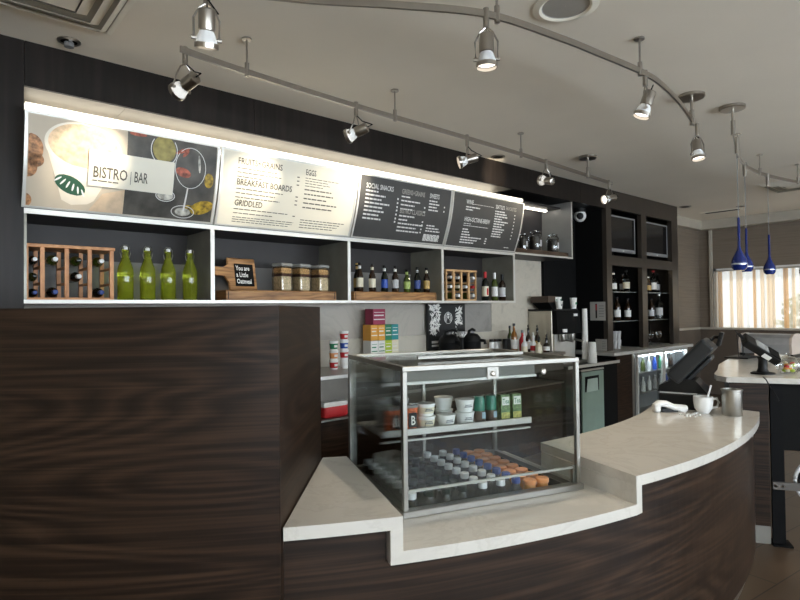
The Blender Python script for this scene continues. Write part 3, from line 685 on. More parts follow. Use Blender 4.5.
# goods on the back counter
def cupstack():
    spots = [(333.8, 4.0, [(ZL, RED), (ZL+0.08, ORANGE), (ZL+0.16, GREEN)]), (344.2, 4.0, [(ZL, WHITE), (ZL+0.08, RED), (ZL+0.16, BLUE), (ZL+0.24, RED)])]
    names = {(0, 0): 'bottom of the left stack', (0, 1): 'middle of the left stack, orange', (0, 2): 'green, topmost of the left stack', (1, 0): 'white, bottom of the right stack', (1, 1): 'red, second in the right stack', (1, 2): 'blue, third in the right stack', (1, 3): 'red, topmost of the right stack'}
    for i, (px, Y, L_) in enumerate(spots):
        p = at(px, 360, Y=Y)
        for j, (z, m) in enumerate(L_):
            o = thing('cereal_cup', 'small cereal cup by the wall, '+names[(i, j)], 'cup', (p.x, Y, z), 0, 'stacked cereal cups')
            MB().lathe([(0.031, 0), (0.036, 0.064), (0.039, 0.066), (0.039, 0.0795)]).build('body', WHITE, o, True)
            MB().lathe([(0.0322, 0.012), (0.0366, 0.058)]).build('label_band', m, o, True)
            MB().box(-0.016, 0.012, -0.0385, -0.03, 0.026, 0.046).build('label_mark', PAPER, o)
cupstack()
def teabox(px, z, w, m, d, Y=4.05, h=0.145, dep=0.12):
    p = at(px, 340, Y=Y)
    o = thing('tea_box', d, 'box', (p.x, Y, z), 0, 'boxes of tea on the back counter')
    MB().box(-w/2, w/2, 0, dep, 0, h-0.001, 0.002).build('carton', m, o)
    MB().box(-w/2+0.008, w/2-0.008, -0.001, 0, h*0.3, h*0.36).box(-w/2+0.012, w/2-0.02, -0.001, 0, h*0.55, h*0.62).box(-w/2+0.012, w/2-0.012, -0.001, 0, h*0.76, h*0.79).build('print_lines', PAPER if m not in (PAPER,) else GREEN, o)
zt0 = 1.172
tea_w = 0.082
rack_ = thing('tea_rack', 'low black rack under the tea boxes', 'rack', (at(368, 350, Y=4.04).x-0.02, 4.04, ZL))
MB().box(0, 0.40, 0, 0.15, 0.058, 0.071).build('top_shelf', BLACK, rack_)
for x in (0.01, 0.38): MB().box(x, x+0.012, 0.01, 0.14, 0, 0.058).build('leg', BLACK, rack_)
for k, (px, m, d) in enumerate(((374.4, PAPER, 'white patterned tea box, left end of the lower row'), (381.8, PAPER, 'white patterned tea box, second of the lower row'), (388.6, LIME, 'lime green tea box in the lower row'), (395.3, CREAM, 'cream tea box, right end of the lower row'))): teabox(px, zt0, tea_w, m, d)
for k, (px, m, d) in enumerate(((374.4, YELLOW, 'amber tea box, left end of the upper row'), (381.8, YELLOW, 'amber tea box beside the green one'), (388.6, GREEN, 'green tea box in the upper row'), (395.3, TEAL, 'teal tea box, right end of the upper row'))): teabox(px, zt0+0.146, tea_w, m, d)
teabox(379.5, zt0+0.292, 0.145, MAGENTA, 'berry red tea box on top of the amber ones')
# poster with the emblem
xa = at(428, 320, Y=4.19).x; xb = at(465, 320, Y=4.19).x
po = thing('poster_panel', 'black coffee panel with white leaf drawing and round emblem on the wall', 'sign', (xa, 4.19, 1.12))
W = xb-xa; Hh = 1.664-1.12
MB().box(0, W, 0, 0.03, 0, Hh).build('panel', mat('panel_black', (0.015, 0.016, 0.016), 0.5), po)
rr = random.Random(3)
def leafy(cx, cz, n, sx_, sz_):
    lf = MB()
    for i in range(n):
        x = cx+rr.uniform(-sx_, sx_); z = cz+rr.uniform(-sz_, sz_); a = rr.random()*PI; l_ = rr.uniform(0.018, 0.04)
        d = Vector((math.cos(a), 0, math.sin(a)))*l_; e = Vector((-math.sin(a), 0, math.cos(a)))*l_*0.28; c = Vector((min(W-0.035, max(0.035, x)), -0.001-0.00002*i, z))
        lf.face([c-d, c-e, c+d, c+e])
    lf.build('leaf_drawing', PRINTL, po)
leafy(0.10, 0.40, 85, 0.07, 0.13); leafy(0.07, 0.26, 14, 0.04, 0.05); leafy(W-0.1, 0.40, 55, 0.05, 0.1); leafy(W-0.16, 0.24, 14, 0.04, 0.05)
emb = MB(); cx, cz, R_ = W*0.53, 0.385, 0.062
def disc(mb, cx, cz, rx, rz, y, n=28): mb.face([(cx+rx*math.cos(2*PI*k/n), y, cz+rz*math.sin(2*PI*k/n)) for k in range(n)])
def annul(mb, cx, cz, r0, r1, y, a0=0, a1=2*PI, n=28):
    for k in range(n):
        a = a0+(a1-a0)*k/n; b = a0+(a1-a0)*(k+1)/n
        mb.face([(cx+r*math.cos(q), y, cz+r*math.sin(q)) for r, q in ((r0, a), (r1, a), (r1, b), (r0, b))])
annul(emb, cx, cz, R_*0.93, R_, -0.0012)
for s in (-1, 1):
    for k in range(4): annul(emb, cx+s*R_*0.1, cz, R_*(0.32+0.15*k), R_*(0.39+0.15*k), -0.0012, *( (-1.1, 1.0) if s > 0 else (PI-1.0, PI+1.1)), n=10)
disc(emb, cx, cz+0.008, R_*0.2, R_*0.27, -0.0012)
emb.face([(cx-0.018, -0.0012, cz+0.028), (cx+0.018, -0.0012, cz+0.028), (cx+0.022, -0.0012, cz+0.052), (cx, -0.0012, cz+0.042), (cx-0.022, -0.0012, cz+0.052)])
emb.face([(cx-0.007, -0.0012, cz+0.045), (cx+0.007, -0.0012, cz+0.045), (cx, -0.0012, cz+0.072)])
emb.build('emblem', PRINTL, po)
MB().box(0.05, 0.36, -0.001, 0, 0.125, 0.15).box(0.05, 0.33, -0.001, 0, 0.09, 0.11).build('printed_lines', PRINTL, po)
# concrete accent beside the poster is part of the wall; pair of coffee brewers
def brewer(px, d, rz):
    p = at(px, 345, Y=4.0)
    o = thing('coffee_dispenser', d, 'coffee maker', (p.x, 4.0, ZL), rz, 'black coffee dispensers')
    MB().lathe([(0.10, 0), (0.105, 0.01), (0.105, 0.15), (0.11, 0.16), (0.10, 0.20), (0.07, 0.235), (0.03, 0.245)], seg=24).build('body', BLACK, o, True)
    MB().lathe([(0.1065, 0.05), (0.1065, 0.075)], seg=24).build('band', STEEL if rz else GREY, o, True)
    MB().tube([(0.0, -0.09, 0.17), (0.0, -0.15, 0.165), (0, -0.155, 0.13)], 0.018).build('spout', BLACK, o, True)
    MB().tube([(-0.08, 0, 0.2), (-0.05, 0.0, 0.27), (0.04, 0, 0.285), (0.12, 0, 0.27)], 0.014).build('lever', BLACK, o, True)
    MB().lathe([(0.035, 0.245), (0.035, 0.262), (0.02, 0.27)]).build('knob', GREY, o, True)
brewer(449, 'round black coffee dispenser in front of the coffee panel, left one', 0.0); brewer(471, 'round black coffee dispenser with a steel band, right one', 0.4)
bw = MB().lathe([(0.02, 0), (0.045, 0.03), (0.05, 0.055), (0.048, 0.055), (0.02, 0.01)])
p = at(459, 336, Y=3.84)
tag(MB().lathe([(0.05, 0), (0.05, 0.006), (0.016, 0.02), (0.016, 0.2), (0.022, 0.2195)]).build('cup_stand', BLACK, None, True), 'slim black stand under the spotted cup between the coffee dispensers', 'stand').location = (p.x, 3.80, ZL)
tag(bw.build('serving_cup', solid('spotted_white', (0.7, 0.7, 0.68), vary=0.9, scale=55), None, True), 'white spotted cup on a stand between the coffee dispensers', 'cup').location = (p.x, 3.80, ZL+0.22)
# pen holders, small red cloth, black box, syrups
p = at(495, 350, Y=4.1)
for k, dx in enumerate((-0.06, 0.02, 0.085)):
    o = thing('shaker', 'white shaker with dark top beside the coffee dispensers, %s' % ('left', 'centre', 'right')[k], 'shaker', (p.x+dx, 4.1, ZL), 0, 'white shakers on the back counter')
    MB().lathe([(0.026, 0), (0.028, 0.11), (0.024, 0.125)]).build('body', WHITE, o, True); MB().lathe([(0.026, 0.126), (0.024, 0.155)]).build('cap', BLACK, o, True)
p = at(500.5, 349, Y=3.9); tag(MB().box(-0.06, 0.06, -0.03, 0.03, 0, 0.03, 0.008).build('folded_cloth', RED), 'small folded red cloth on the back counter by the syrups', 'cloth').location = (p.x, 3.9, ZL)
p = at(506.5, 345, Y=3.98)
tag(MB().box(-0.04, 0.04, -0.03, 0.03, 0, 0.16, 0.006).build('napkin_holder', BLACK), 'black upright holder left of the syrup bottles', 'holder').location = (p.x, 3.98, ZL)
PUMP = [(0.014, 0), (0.014, 0.03), (0.006, 0.035), (0.006, 0.07)]
def syrup(px, Y, r, h, gm, cm, lm, d, pump=True):
    p = at(px, 350, Y=Y); o = thing('syrup_bottle', d, 'bottle', (p.x, Y, ZL), 0, 'syrup bottles beside the espresso machine')
    MB().lathe([(r*0.92, 0), (r, 0.006), (r, h*0.62), (r*0.85, h*0.7), (r*0.4, h*0.82), (r*0.36, h)], seg=16).build('body', gm, o, True)
    MB().lathe([(r+0.0006, h*0.15), (r+0.0006, h*0.5)]).build('label_band', lm, o, True)
    if pump: MB().lathe(PUMP, (0, 0, h)).tube([(0, 0, h+0.066), (-0.02, -0.01, h+0.066), (-0.035, -0.018, h+0.055)], 0.006, 6).build('pump', cm, o, True)
    else: MB().lathe([(r*0.42, h), (r*0.42, h+0.03)]).build('cap', cm, o, True)
AMBER = mat('amber_syrup', (0.25, 0.1, 0.02), 0.1, coat=0.4)
syrup(514.3, 3.95, 0.037, 0.30, AMBER, BLACK, PAPER, 'amber syrup bottle with a white label, tallest by the wall', False)
syrup(510, 4.1, 0.03, 0.27, OLIVEG, BLACK, OLIVEG, 'slim dark green bottle behind the amber syrup', False)
syrup(522.5, 3.95, 0.035, 0.22, RED, GREY, RED, 'red syrup bottle with a grey cap right of the amber one', False)
syrup(528.5, 3.92, 0.033, 0.24, BROWNG, BLACK, PAPER, 'brown syrup bottle with a black pump')
syrup(524.5, 3.8, 0.034, 0.16, WHITE, WHITE, CREAM, 'short white pump bottle, left of two')
syrup(533.5, 3.8, 0.034, 0.16, WHITE, WHITE, RED, 'short white pump bottle with a red label')
syrup(537.5, 3.95, 0.034, 0.23, BROWNG, BLACK, GOLD, 'brown syrup bottle with a gold label')
syrup(538.8, 3.72, 0.037, 0.12, CREAM, BLACK, CREAM, 'stubby cream bottle with a black pump', True)
syrup(546.5, 3.74, 0.037, 0.13, BROWNG, BLACK, PAPER, 'stubby brown bottle nearest the espresso machine', True)
# espresso machine
em = thing('espresso_machine', 'steel and black espresso machine beside the syrup bottles', 'coffee machine', (5.76, 3.83, 0.9255))
MB().box(0, 0.5, 0.06, 0.4, 0.03, 0.64, 0.008).build('body', mat('machine_steel', (0.5, 0.46, 0.38), 0.3, 0.7), em)
MB().box(-0.004, 0.504, 0.02, 0.4, 0.641, 0.66, 0.004).build('top', BLACK, em)
mb = MB(); mb.prism([(-0.02, 0.36), (0.055, 0.36), (0.059, 0.64), (0.0, 0.64)], 0.0, 0.505, M=Matrix(((0, 0, 1, 0), (1, 0, 0, 0), (0, 1, 0, 0), (0, 0, 0, 1)))); mb.build('control_head', BLACKM, em)
MB().box(0.03, 0.47, 0.05, 0.059, 0.06, 0.35).build('splash_panel', ALU, em)
for x in (0.13, 0.33):
    MB().lathe([(0.03, 0.27), (0.04, 0.29), (0.04, 0.355)], (x, 0.005, 0)).tube([(x, -0.02, 0.29), (x, -0.14, 0.275)], 0.012).build('brew_group', STEEL, em, True)
MB().box(0.10, 0.18, -0.03, -0.012, 0.38, 0.42).build('display', PAPER, em); MB().box(0.36, 0.44, -0.012, 0.004, 0.57, 0.6).build('display', PAPER, em)
MB().box(-0.01, 0.51, -0.09, 0.06, 0.0, 0.035, 0.004).build('drip_tray', STEEL, em)
p = at(525, 306, Y=4.0)
hp = MB().box(-0.2, 0.12, 0, 0.03, 0, 0.03); 
zt = 0.9255+0.66
ho = thing('bean_hopper', 'dark wooden cup rack box on top of the espresso machine', 'box', (5.86, 3.95, zt))
mb = MB(); a = [(-0.0, 0, 0.0), (0.2, 0, 0.0), (0.2, 0.2, 0.0), (0.0, 0.2, 0)]; b = [(-0.1, -0.02, 0.08), (0.22, -0.02, 0.08), (0.22, 0.22, 0.08), (-0.1, 0.22, 0.08)]
va = [mb.bm.verts.new(q) for q in a]; vb = [mb.bm.verts.new(q) for q in b]; mb.bm.faces.new(list(reversed(va))); mb.bm.faces.new(vb)
for k in range(4): mb.bm.faces.new((va[k], va[(k+1) % 4], vb[(k+1) % 4], vb[k]))
mb.build('body', BLACK, ho)
MB().box(-0.12, 0.03, -0.024, 0.22, 0.0805, 0.155).build('rim', wood('rim_brown', (0.03, 0.018, 0.012), (0.05, 0.03, 0.02), (0.08, 0.05, 0.03)), ho)
def papercup(loc, r, h, d, mark=True):
    o = thing('paper_cup', d, 'cup', loc, 0, 'paper cups by the espresso machine')
    MB().lathe([(r*0.75, 0), (r, h), (r*1.06, h), (r*1.06, h+0.006), (r*0.98, h+0.006), (r*0.72, 0.006)], seg=20, cap=False).face([(r*0.75*math.cos(2*PI*k/20), r*0.75*math.sin(2*PI*k/20), 0.001) for k in range(20)]).build('body', PAPER, o, True)
    if mark: MB().box(-0.012, 0.012, -r*0.9-0.003, -r*0.9+0.004, h*0.4, h*0.62).build('print', GREEN if d.find('short') < 0 else GREY, o)
papercup((at(559, 305, Y=3.88).x, 3.88, zt), 0.045, 0.09, 'short white paper cup on the machine in front of the hopper')
papercup((at(573.5, 305, Y=3.88).x, 3.88, zt), 0.043, 0.13, 'tall white paper cup on the right of the machine top')
papercup((5.945, 3.98, zt+0.081), 0.04, 0.06, 'small white cup standing on the hopper, left one')
papercup((6.035, 3.98, zt+0.081), 0.04, 0.06, 'small white cup standing on the hopper, right one')
def stack(px, Y, z, r, h, d, n):
    p = at(px, 340, Y=Y); o = thing('cup_stack', d, 'cup', (p.x, Y, z), 0, 'stacks of upturned cups')
    MB().lathe([(r, 0), (r*0.98, 0.01), (r*0.8, h*0.93), (r*0.74, h)], seg=20).build('cup', PAPER, o, True)
    for k in range(n): MB().lathe([(r*1.03*(1-0.16*k/n), 0.008+h*0.6*k/n), (r*1.05*(1-0.16*k/n), 0.013+h*0.6*k/n), (r*1.03*(1-0.16*k/n), 0.018+h*0.6*k/n)], seg=20).build('rim', PAPER, o, True)
stack(585.0, 3.79, 0.925, 0.04, 0.66, 'tall stack of paper cups beside the espresso machine', 9)
stack(592.0, 3.68, 0.925, 0.056, 0.25, 'shorter stack of wide paper cups right of the machine', 5)
# instruction cards on the black wall
def card(x0, x1, y0, y1, d, red):
    a = at(x0, y0, X=6.795); b = at(x1, y1, X=6.795); w_, h_ = a.y-b.y, a.z-b.z
    o = thing('instruction_card', d, 'sign', (6.795, a.y, b.z), -PI/2)
    MB().box(0, w_, 0, 0.004, 0, h_).build('card', mat('card_grey', (0.42, 0.4, 0.36), 0.6), o)
    if red: MB().box(w_*0.36, w_*0.46, -0.002, 0, h_*0.12, h_*0.9).build('gauge', BLACK, o); MB().box(w_*0.38, w_*0.44, -0.003, -0.002, h_*0.55, h_*0.85).build('gauge_mark', RED, o)
    for k in range(5): MB().box(w_*0.58, w_*0.9, -0.002, 0, h_*(0.2+0.14*k), h_*(0.24+0.14*k)).build('printed_line', GREY, o)
card(590, 605.5, 302, 320.5, 'grey instruction card with a red gauge on the black cabinet side', True)
card(595.5, 607, 339, 351, 'plain grey card low on the black cabinet side by the cup stacks', False)
# security camera
p = at(580, 216, Y=3.98)
sc_ = thing('security_camera', 'white dome security camera under the fascia beside the jar box', 'camera', (p.x, 3.98, p.z))
MB().lathe([(0.075, 0.045), (0.075, 2.8845-p.z)], seg=24).build('mount', BLACK, sc_, True)
fw = (CAM-Vector((p.x, 3.98, p.z))).normalized(); Mx = Vector((0, 0, 1)).rotation_difference(fw).to_matrix().to_4x4()
MB().lathe([(0.02, -0.075), (0.06, -0.05), (0.078, 0.0), (0.074, 0.03), (0.05, 0.058)], seg=24, M=Mx).build('housing', WHITE, sc_, True)
MB().lathe([(0.045, 0.059), (0.04, 0.068), (0.015, 0.074)], seg=20, M=Mx).build('lens', BLACK, sc_, True)
# red bag on the lower shelf, at the left end of the back counter
p = at(333, 420, Y=3.75)
rb = thing('snack_bag', 'red and white bag on the open shelf below the back counter', 'bag', (p.x, 3.75, 0.7605))
MB().box(-0.13, 0.1, -0.08, 0.08, 0, 0.11, 0.03, seg=3).build('bag', RED, rb, True)
MB().box(-0.14, 0.09, -0.085, 0.085, 0.085, 0.13, 0.02, seg=2).build('white_top', PAPER, rb, True)

# ------------------------------------------------------------------ tv cabinet with bottles
XC0, XC1, ZCAB = 6.80, 8.94, 1.03
cb = thing('display_cabinet', 'tall dark cabinet with two screens above and bottle shelves below', 'cabinet', (XC0, YW, ZCAB))
BRZ = mat('bronze_laminate', (0.06, 0.049, 0.04), 0.32, 0.4, 0.05)
def cx_(x): return x-XC0
ox = [(6.93, 7.76), (7.91, 8.73)]
fr = MB()
z_t0, z_t1 = 2.28, 2.90
for a, b in ((6.80, 6.93), (7.76, 7.91), (8.73, 8.94)): fr.box(cx_(a), cx_(b), 0, 0.06, 0, ZC-ZCAB)
for a, b in ox:
    fr.box(cx_(a), cx_(b), 0, 0.06, z_t1-ZCAB, ZC-ZCAB); fr.box(cx_(a), cx_(b), 0, 0.06, 2.15-ZCAB, z_t0-ZCAB)
fr.build('face_frame', BRZ, cb)
MB().box(0, 0.02, 0.06, 0.47, 0, ZC-ZCAB).build('side_panel', BLACKM, cb); MB().box(cx_(8.92), cx_(8.94), 0.06, 0.47, 0, ZC-ZCAB).build('side_panel', BRZ, cb)
MB().box(cx_(7.83), cx_(7.85), 0.06, 0.47, 0, ZC-ZCAB).build('partition', BLACKM, cb)
MB().box(0.02, cx_(8.92), 0.45, 0.47, 0, ZC-ZCAB).build('back_panel', BLACKM, cb)
for (a, b) in ((6.83, 7.83), (7.85, 8.91)):
    MB().box(cx_(a), cx_(b), 0.061, 0.45, 2.2-ZCAB, 2.22-ZCAB).build('ceiling_board', BLACKM, cb)
    MB().lathe([(0.03, 0), (0.03, 0.012)], (cx_((a+b)/2)-0.1, 0.2, 2.186-ZCAB)).build('puck_light', emit('puck_glow', (1, 0.85, 0.6), 12) if 'puck_glow' not in bpy.data.materials else bpy.data.materials['puck_glow'], cb)
shz = []
SHG = mat('shelf_glass', (0.35, 0.4, 0.38), 0.1, trans=0.6)
for (a, b) in ((6.83, 7.83), (7.85, 8.91)):
    for z in (1.40, 1.80): MB().box(cx_(a), cx_(b)-0.0, 0.1, 0.45, z-ZCAB, z+0.012-ZCAB).build('glass_shelf', SHG, cb)
MB().box(-0.22, cx_(8.94), -0.2, 0.46, -0.04, 0, 0.003).build('ledge', mat('pale_ledge', (0.5, 0.49, 0.46), 0.3), cb)
MB().box(0.0, 0.4, -0.11, -0.09, -ZCAB+0.08, -0.042).build('lower_panel', WALNUT, cb)
MB().box(0.0, 0.49, -0.089, 0.46, -ZCAB, -0.042).build('carcass', BLACKM, cb)
# screens
for i, ((a, b), d) in enumerate(zip(((7.02, 7.70), (8.02, 8.72)), ('left of two in the cabinet top', 'right of two in the cabinet top'))):
    o = thing('television', 'flat dark television with a silver bezel, '+d, 'television', (a, YW+0.062, 2.345), 0, 'screens in the display cabinet')
    w_ = b-a
    MB().box(0, w_, 0.012, 0.06, 0, 0.49, 0.006).build('housing', BLACK, o)
    f = MB().box(0, 0.022, 0, 0.0115, 0, 0.49).box(w_-0.022, w_, 0, 0.0115, 0, 0.49).box(0.022, w_-0.022, 0, 0.0115, 0.47, 0.49).box(0.022, w_-0.022, 0, 0.0115, 0, 0.045)
    f.build('bezel', GREY, o)
    MB().box(0.023, w_-0.023, 0.004, 0.0115, 0.046, 0.469).build('screen', SCREEN, o)
    MB().box(w_/2-0.02, w_/2+0.02, -0.001, 0, 0.015, 0.025).build('badge', PAPER, o)
    MB().box(w_/2-0.1, w_/2+0.1, 0.06, 0.36, 0.2, 0.3).build('bracket', BLACK, o)
def shelfbottle(px, Y, z, h, r, gm, cm, lm, d):
    p = at(px, 300, Y=Y); return bottle('liquor_bottle', d, 'bottle', (p.x, Y, z), wine_prof(h, r), gm, cm, [(r*0.42, h*0.93), (r*0.42, h)], [(r+0.0006, h*0.15, h*0.45, lm)], 'liquor bottles on the cabinet shelves', 14)
YS = 3.98
shelfbottle(613.8, YS, 1.8125, 0.26, 0.045, CLEARG, WHITE, PAPER, 'white labelled liquor bottle at the left edge of the left bay, top shelf')
shelfbottle(623.0, YS, 1.8125, 0.26, 0.042, BROWNG, BLACK, LGREY, 'dark liquor bottle mid left bay, top shelf')
shelfbottle(626.6, YS-0.08, 1.8125, 0.3, 0.047, CLEARG, BLACK, CREAM, 'clear liquor bottle with cream label, left bay top shelf')
shelfbottle(617.0, YS, 1.4125, 0.33, 0.047, BROWNG, BLACK, PAPER, 'dark liquor bottle with white label, left bay middle shelf, left')
shelfbottle(627.5, YS, 1.4125, 0.31, 0.047, BROWNG, BLACK, PAPER, 'dark liquor bottle with white label, left bay middle shelf, right')
shelfbottle(648.5, YS, 1.8125, 0.24, 0.045, BROWNG, WHITE, GOLD, 'small liquor bottle at the left edge of the right bay, top shelf')
shelfbottle(653.6, YS, 1.8125, 0.34, 0.047, CLEARG, RED, PAPER, 'tall clear liquor bottle with red cap, right bay top shelf')
shelfbottle(657.3, YS+0.05, 1.8125, 0.3, 0.045, CLEARG, BLACK, LGREY, 'pale liquor bottle behind the red capped one')
shelfbottle(651.0, YS, 1.4125, 0.31, 0.045, BROWNG, BLACK, LGREY, 'dark liquor bottle, right bay middle shelf, left')
shelfbottle(658.8, YS-0.04, 1.4125, 0.38, 0.055, CLEARG, STEEL, LGREY, 'large clear liquor bottle, right bay middle shelf')
GL = [(0.035, 0), (0.036, 0.003), (0.006, 0.01), (0.005, 0.09), (0.02, 0.1), (0.042, 0.13), (0.044, 0.165), (0.036, 0.2)]
for px, d in ((650.8, 'left of two in the right bay'), (658.8, 'right of two in the right bay')):
    p = at(px, 340, Y=3.9); tag(MB().lathe(GL, seg=18, cap=False).build('wine_glass', JARG, None, True), 'stemmed wine glass on the cabinet ledge, '+d, 'glass', 'wine glasses in the cabinet').location = (p.x, 3.9, ZCAB)
for px, d in ((614.6, 'nearest the cabinet edge'), (618.4, 'inner one')):
    p = at(px, 340, Y=3.9); o = thing('tumbler', 'white stacked tumbler pair low in the left bay, '+d, 'glass', (p.x, 3.9, ZCAB), 0, 'tumblers in the cabinet')
    MB().lathe([(0.028, 0), (0.038, 0.12)], seg=16).build('lower_glass', LGREY, o, True); MB().lathe([(0.028, 0.1205), (0.038, 0.24)], seg=16).build('upper_glass', LGREY, o, True)
# glass door fridge below
fg = thing('bottle_fridge', 'glass door bottle fridge lit inside below the cabinet ledge', 'fridge', (7.31, 3.62, 0.0))
w_ = 8.9-7.31
MB().box(0, w_, 0.04, 0.5, 0, 0.08).box(0, w_, 0.46, 0.5, 0.08, 0.98).box(0, 0.03, 0.04, 0.46, 0.08, 0.98).box(w_-0.03, w_, 0.04, 0.46, 0.08, 0.98).box(0.03, w_-0.03, 0.04, 0.46, 0.95, 0.98).build('body', GREY, fg)
for a, b in ((0, w_/2-0.004), (w_/2+0.004, w_)):
    d = MB().box(a, a+0.03, 0, 0.03, 0.08, 0.975).box(b-0.03, b, 0, 0.03, 0.08, 0.975).box(a+0.03, b-0.03, 0, 0.03, 0.945, 0.975).box(a+0.03, b-0.03, 0, 0.03, 0.08, 0.12).build('door', ALU, fg)
    MB().box(a+0.03, b-0.03, 0.012, 0.018, 0.12, 0.945).build('door_glass', PANE, d)
for z in (0.4, 0.68): MB().box(0.03, w_-0.03, 0.08, 0.46, z, z+0.01).build('shelf', STEEL, fg)
MB().box(0.04, w_-0.04, 0.05, 0.07, 0.925, 0.945).build('lamp', emit('fridge_lamp', (0.75, 0.87, 1.0), 22), fg)
rr = random.Random(11); k = 0
for z in (0.41, 0.69):
    for i in range(8):
        ci = rr.randrange(6); gm = (GREEN, BLUE, BROWNG, PAPER, LGREY, OLIVEG)[ci]; cn_ = ('green', 'blue', 'brown', 'white', 'grey', 'olive')[ci]
        o = thing('drink_bottle', '%s drink bottle in the glass door fridge, %s shelf, %s from its left end' % (cn_, 'lower' if z < 0.5 else 'upper', ('first', 'second', 'third', 'fourth', 'fifth', 'sixth', 'seventh', 'eighth')[i]), 'bottle', (7.31+0.12+i*0.18, 3.78, z+0.0005), 0, 'drinks in the bottle fridge')
        MB().lathe(beer_prof(0.2, 0.031), seg=12).build('body', gm, o, True); MB().lathe(cap_prof(0.2, 0.031), seg=12).build('cap', WHITE, o, True)
# dark filler between panel and fridge
struct('trim_9', MB().box(7.2, 7.3, 3.66, 3.72, 0, 0.985), STEEL)

# ------------------------------------------------------------------ the curved service counter
CX, CY, RO, RI = 2.886, 5.011, 3.968, 3.343
ZU, ZLO, TH = 0.92, 0.806, 0.042
def arc(r, x0, x1, n=30):
    return [(x0+(x1-x0)*k/n, CY-math.sqrt(r*r-(x0+(x1-x0)*k/n-CX)**2)) for k in range(n+1)]
A0, A1, A2, A3 = (0.880, 1.588), (1.222, 1.409), (1.53, 2.16), (1.435, 2.215)
CANG = math.radians(-18.07); CO = Vector((1.415, 1.625, 0)); ex = Vector((math.cos(CANG), math.sin(CANG), 0)); ey = Vector((-math.sin(CANG), math.cos(CANG), 0))
def CW(l, m, z=0): q = CO+ex*l+ey*m; return Vector((q.x, q.y, z))
B0 = Vector((2.2, CY-math.sqrt(RO**2-(2.2-CX)**2), 0)); B1 = B0+ey*1.0
ct = thing('countertop', 'pale stone worktop stepping down under the display case and curving right', 'worktop', (0, 0, 0))
mb = MB()
mb.prism(arc(RO, A0[0], A1[0], 8)+[A2, A3], ZU-TH, ZU)                       # raised left end
d = (Vector((A2[0]-A1[0], A2[1]-A1[1], 0))).normalized(); nl = Vector((-d.y, d.x, 0))*0.042
ap = (A1[0], CY-math.sqrt(RO**2-(A1[0]-CX)**2)); a2 = (A2[0]+d.x*0.2, A2[1]+d.y*0.2)
q0 = Vector((ap[0], ap[1], 0)); q1 = Vector((a2[0], a2[1], 0))
qa = (q0.x-0.039, CY-math.sqrt(RO**2-(q0.x-0.039-CX)**2))
mb.prism([qa, ap, A2, (A2[0]+nl.x, A2[1]+nl.y)], ZLO-TH, ZU-TH-0.0002)       # left riser
fl, fr_, bl, br = CW(0.0, 0.03), CW(0.845, 0.03), CW(0.0, 0.72), CW(0.845, 0.72)
mb.prism(arc(RO, ap[0], B0.x, 20)+[tuple(fr_[:2]), tuple(fl[:2])], ZLO-TH, ZLO)     # tray in front of the case
mb.prism([ap, tuple(fl[:2]), tuple(bl[:2]), A2], ZLO-TH, ZLO)
rb0 = B0; rb1 = B0+ey*1.0
mb.prism([tuple(B0[:2]), tuple((B0+ey*0.95)[:2]), tuple(br[:2]), tuple(fr_[:2])], ZLO-TH, ZLO)
mb.prism([tuple(bl[:2]), tuple(br[:2]), tuple(CW(0.845, 0.78)[:2]), tuple(CW(0, 0.78)[:2])], ZLO-TH, ZLO)
# right riser and the big curved top
e0 = (4.095, CY-math.sqrt(RO**2-(4.095-CX)**2)); e1 = (4.12, CY-math.sqrt(RI**2-(4.12-CX)**2))
bI = B0+ey*0.66
mb.prism(arc(RO, B0.x, e0[0], 40)+list(reversed(arc(RI, bI.x, e1[0], 24))), ZU-TH, ZU)
mb.prism([tuple(B0[:2]), tuple((B0+ex*0.042+ey*0.013)[:2]), tuple((B0+ex*0.042+ey*0.62)[:2]), tuple((B0+ey*0.62)[:2])], ZLO-TH, ZU-TH-0.0002)
mb.build('slab', QUARTZ, ct)
bcn = thing('bar_counter', 'curved walnut bar counter below the pale stone worktop', 'counter', (CX, CY, 0))
def rel(pts): return [(x-CX, y-CY) for x, y in pts]
RB = RO-0.035
mb = MB()
mb.prism(rel(arc(RB, A0[0]+0.01, A1[0]-0.03, 8)+[(A2[0]-0.03, A2[1]), (A3[0]+0.01, A3[1])]), 0.1, ZU-TH-0.001)
mb.prism(rel(arc(RB, A1[0]-0.03, B0.x+0.055, 20)+[tuple((B0+ey*0.2)[:2]), tuple(CW(0.845, -0.01)[:2]), tuple(CW(0, -0.01)[:2])]), 0.1, ZLO-TH-0.001)
mb.prism(rel(arc(RB, B0.x+0.055, e0[0]-0.03, 30)+list(reversed(arc(RI+0.03, B0.x+0.24, e1[0]-0.03, 20)))), 0.1, ZU-TH-0.001)
mb.build('front_panel', WALNUT_C, bcn)
mb = MB(); mb.prism(rel(arc(RB-0.035, A0[0]+0.06, e0[0]-0.08, 40)+list(reversed(arc(RI+0.2, 1.3, e1[0]-0.08, 20)))), 0.0, 0.1); mb.build('toe_kick', STEEL, bcn)
# well holding the bottles under the case
wl = MB()
for a, b, c, d in ((0.01, 0.835, 0.03, 0.68),): 
    wl.prism([tuple(CW(a, c)[:2]), tuple(CW(b, c)[:2]), tuple(CW(b, d)[:2]), tuple(CW(a, d)[:2])], 0.665, 0.67)
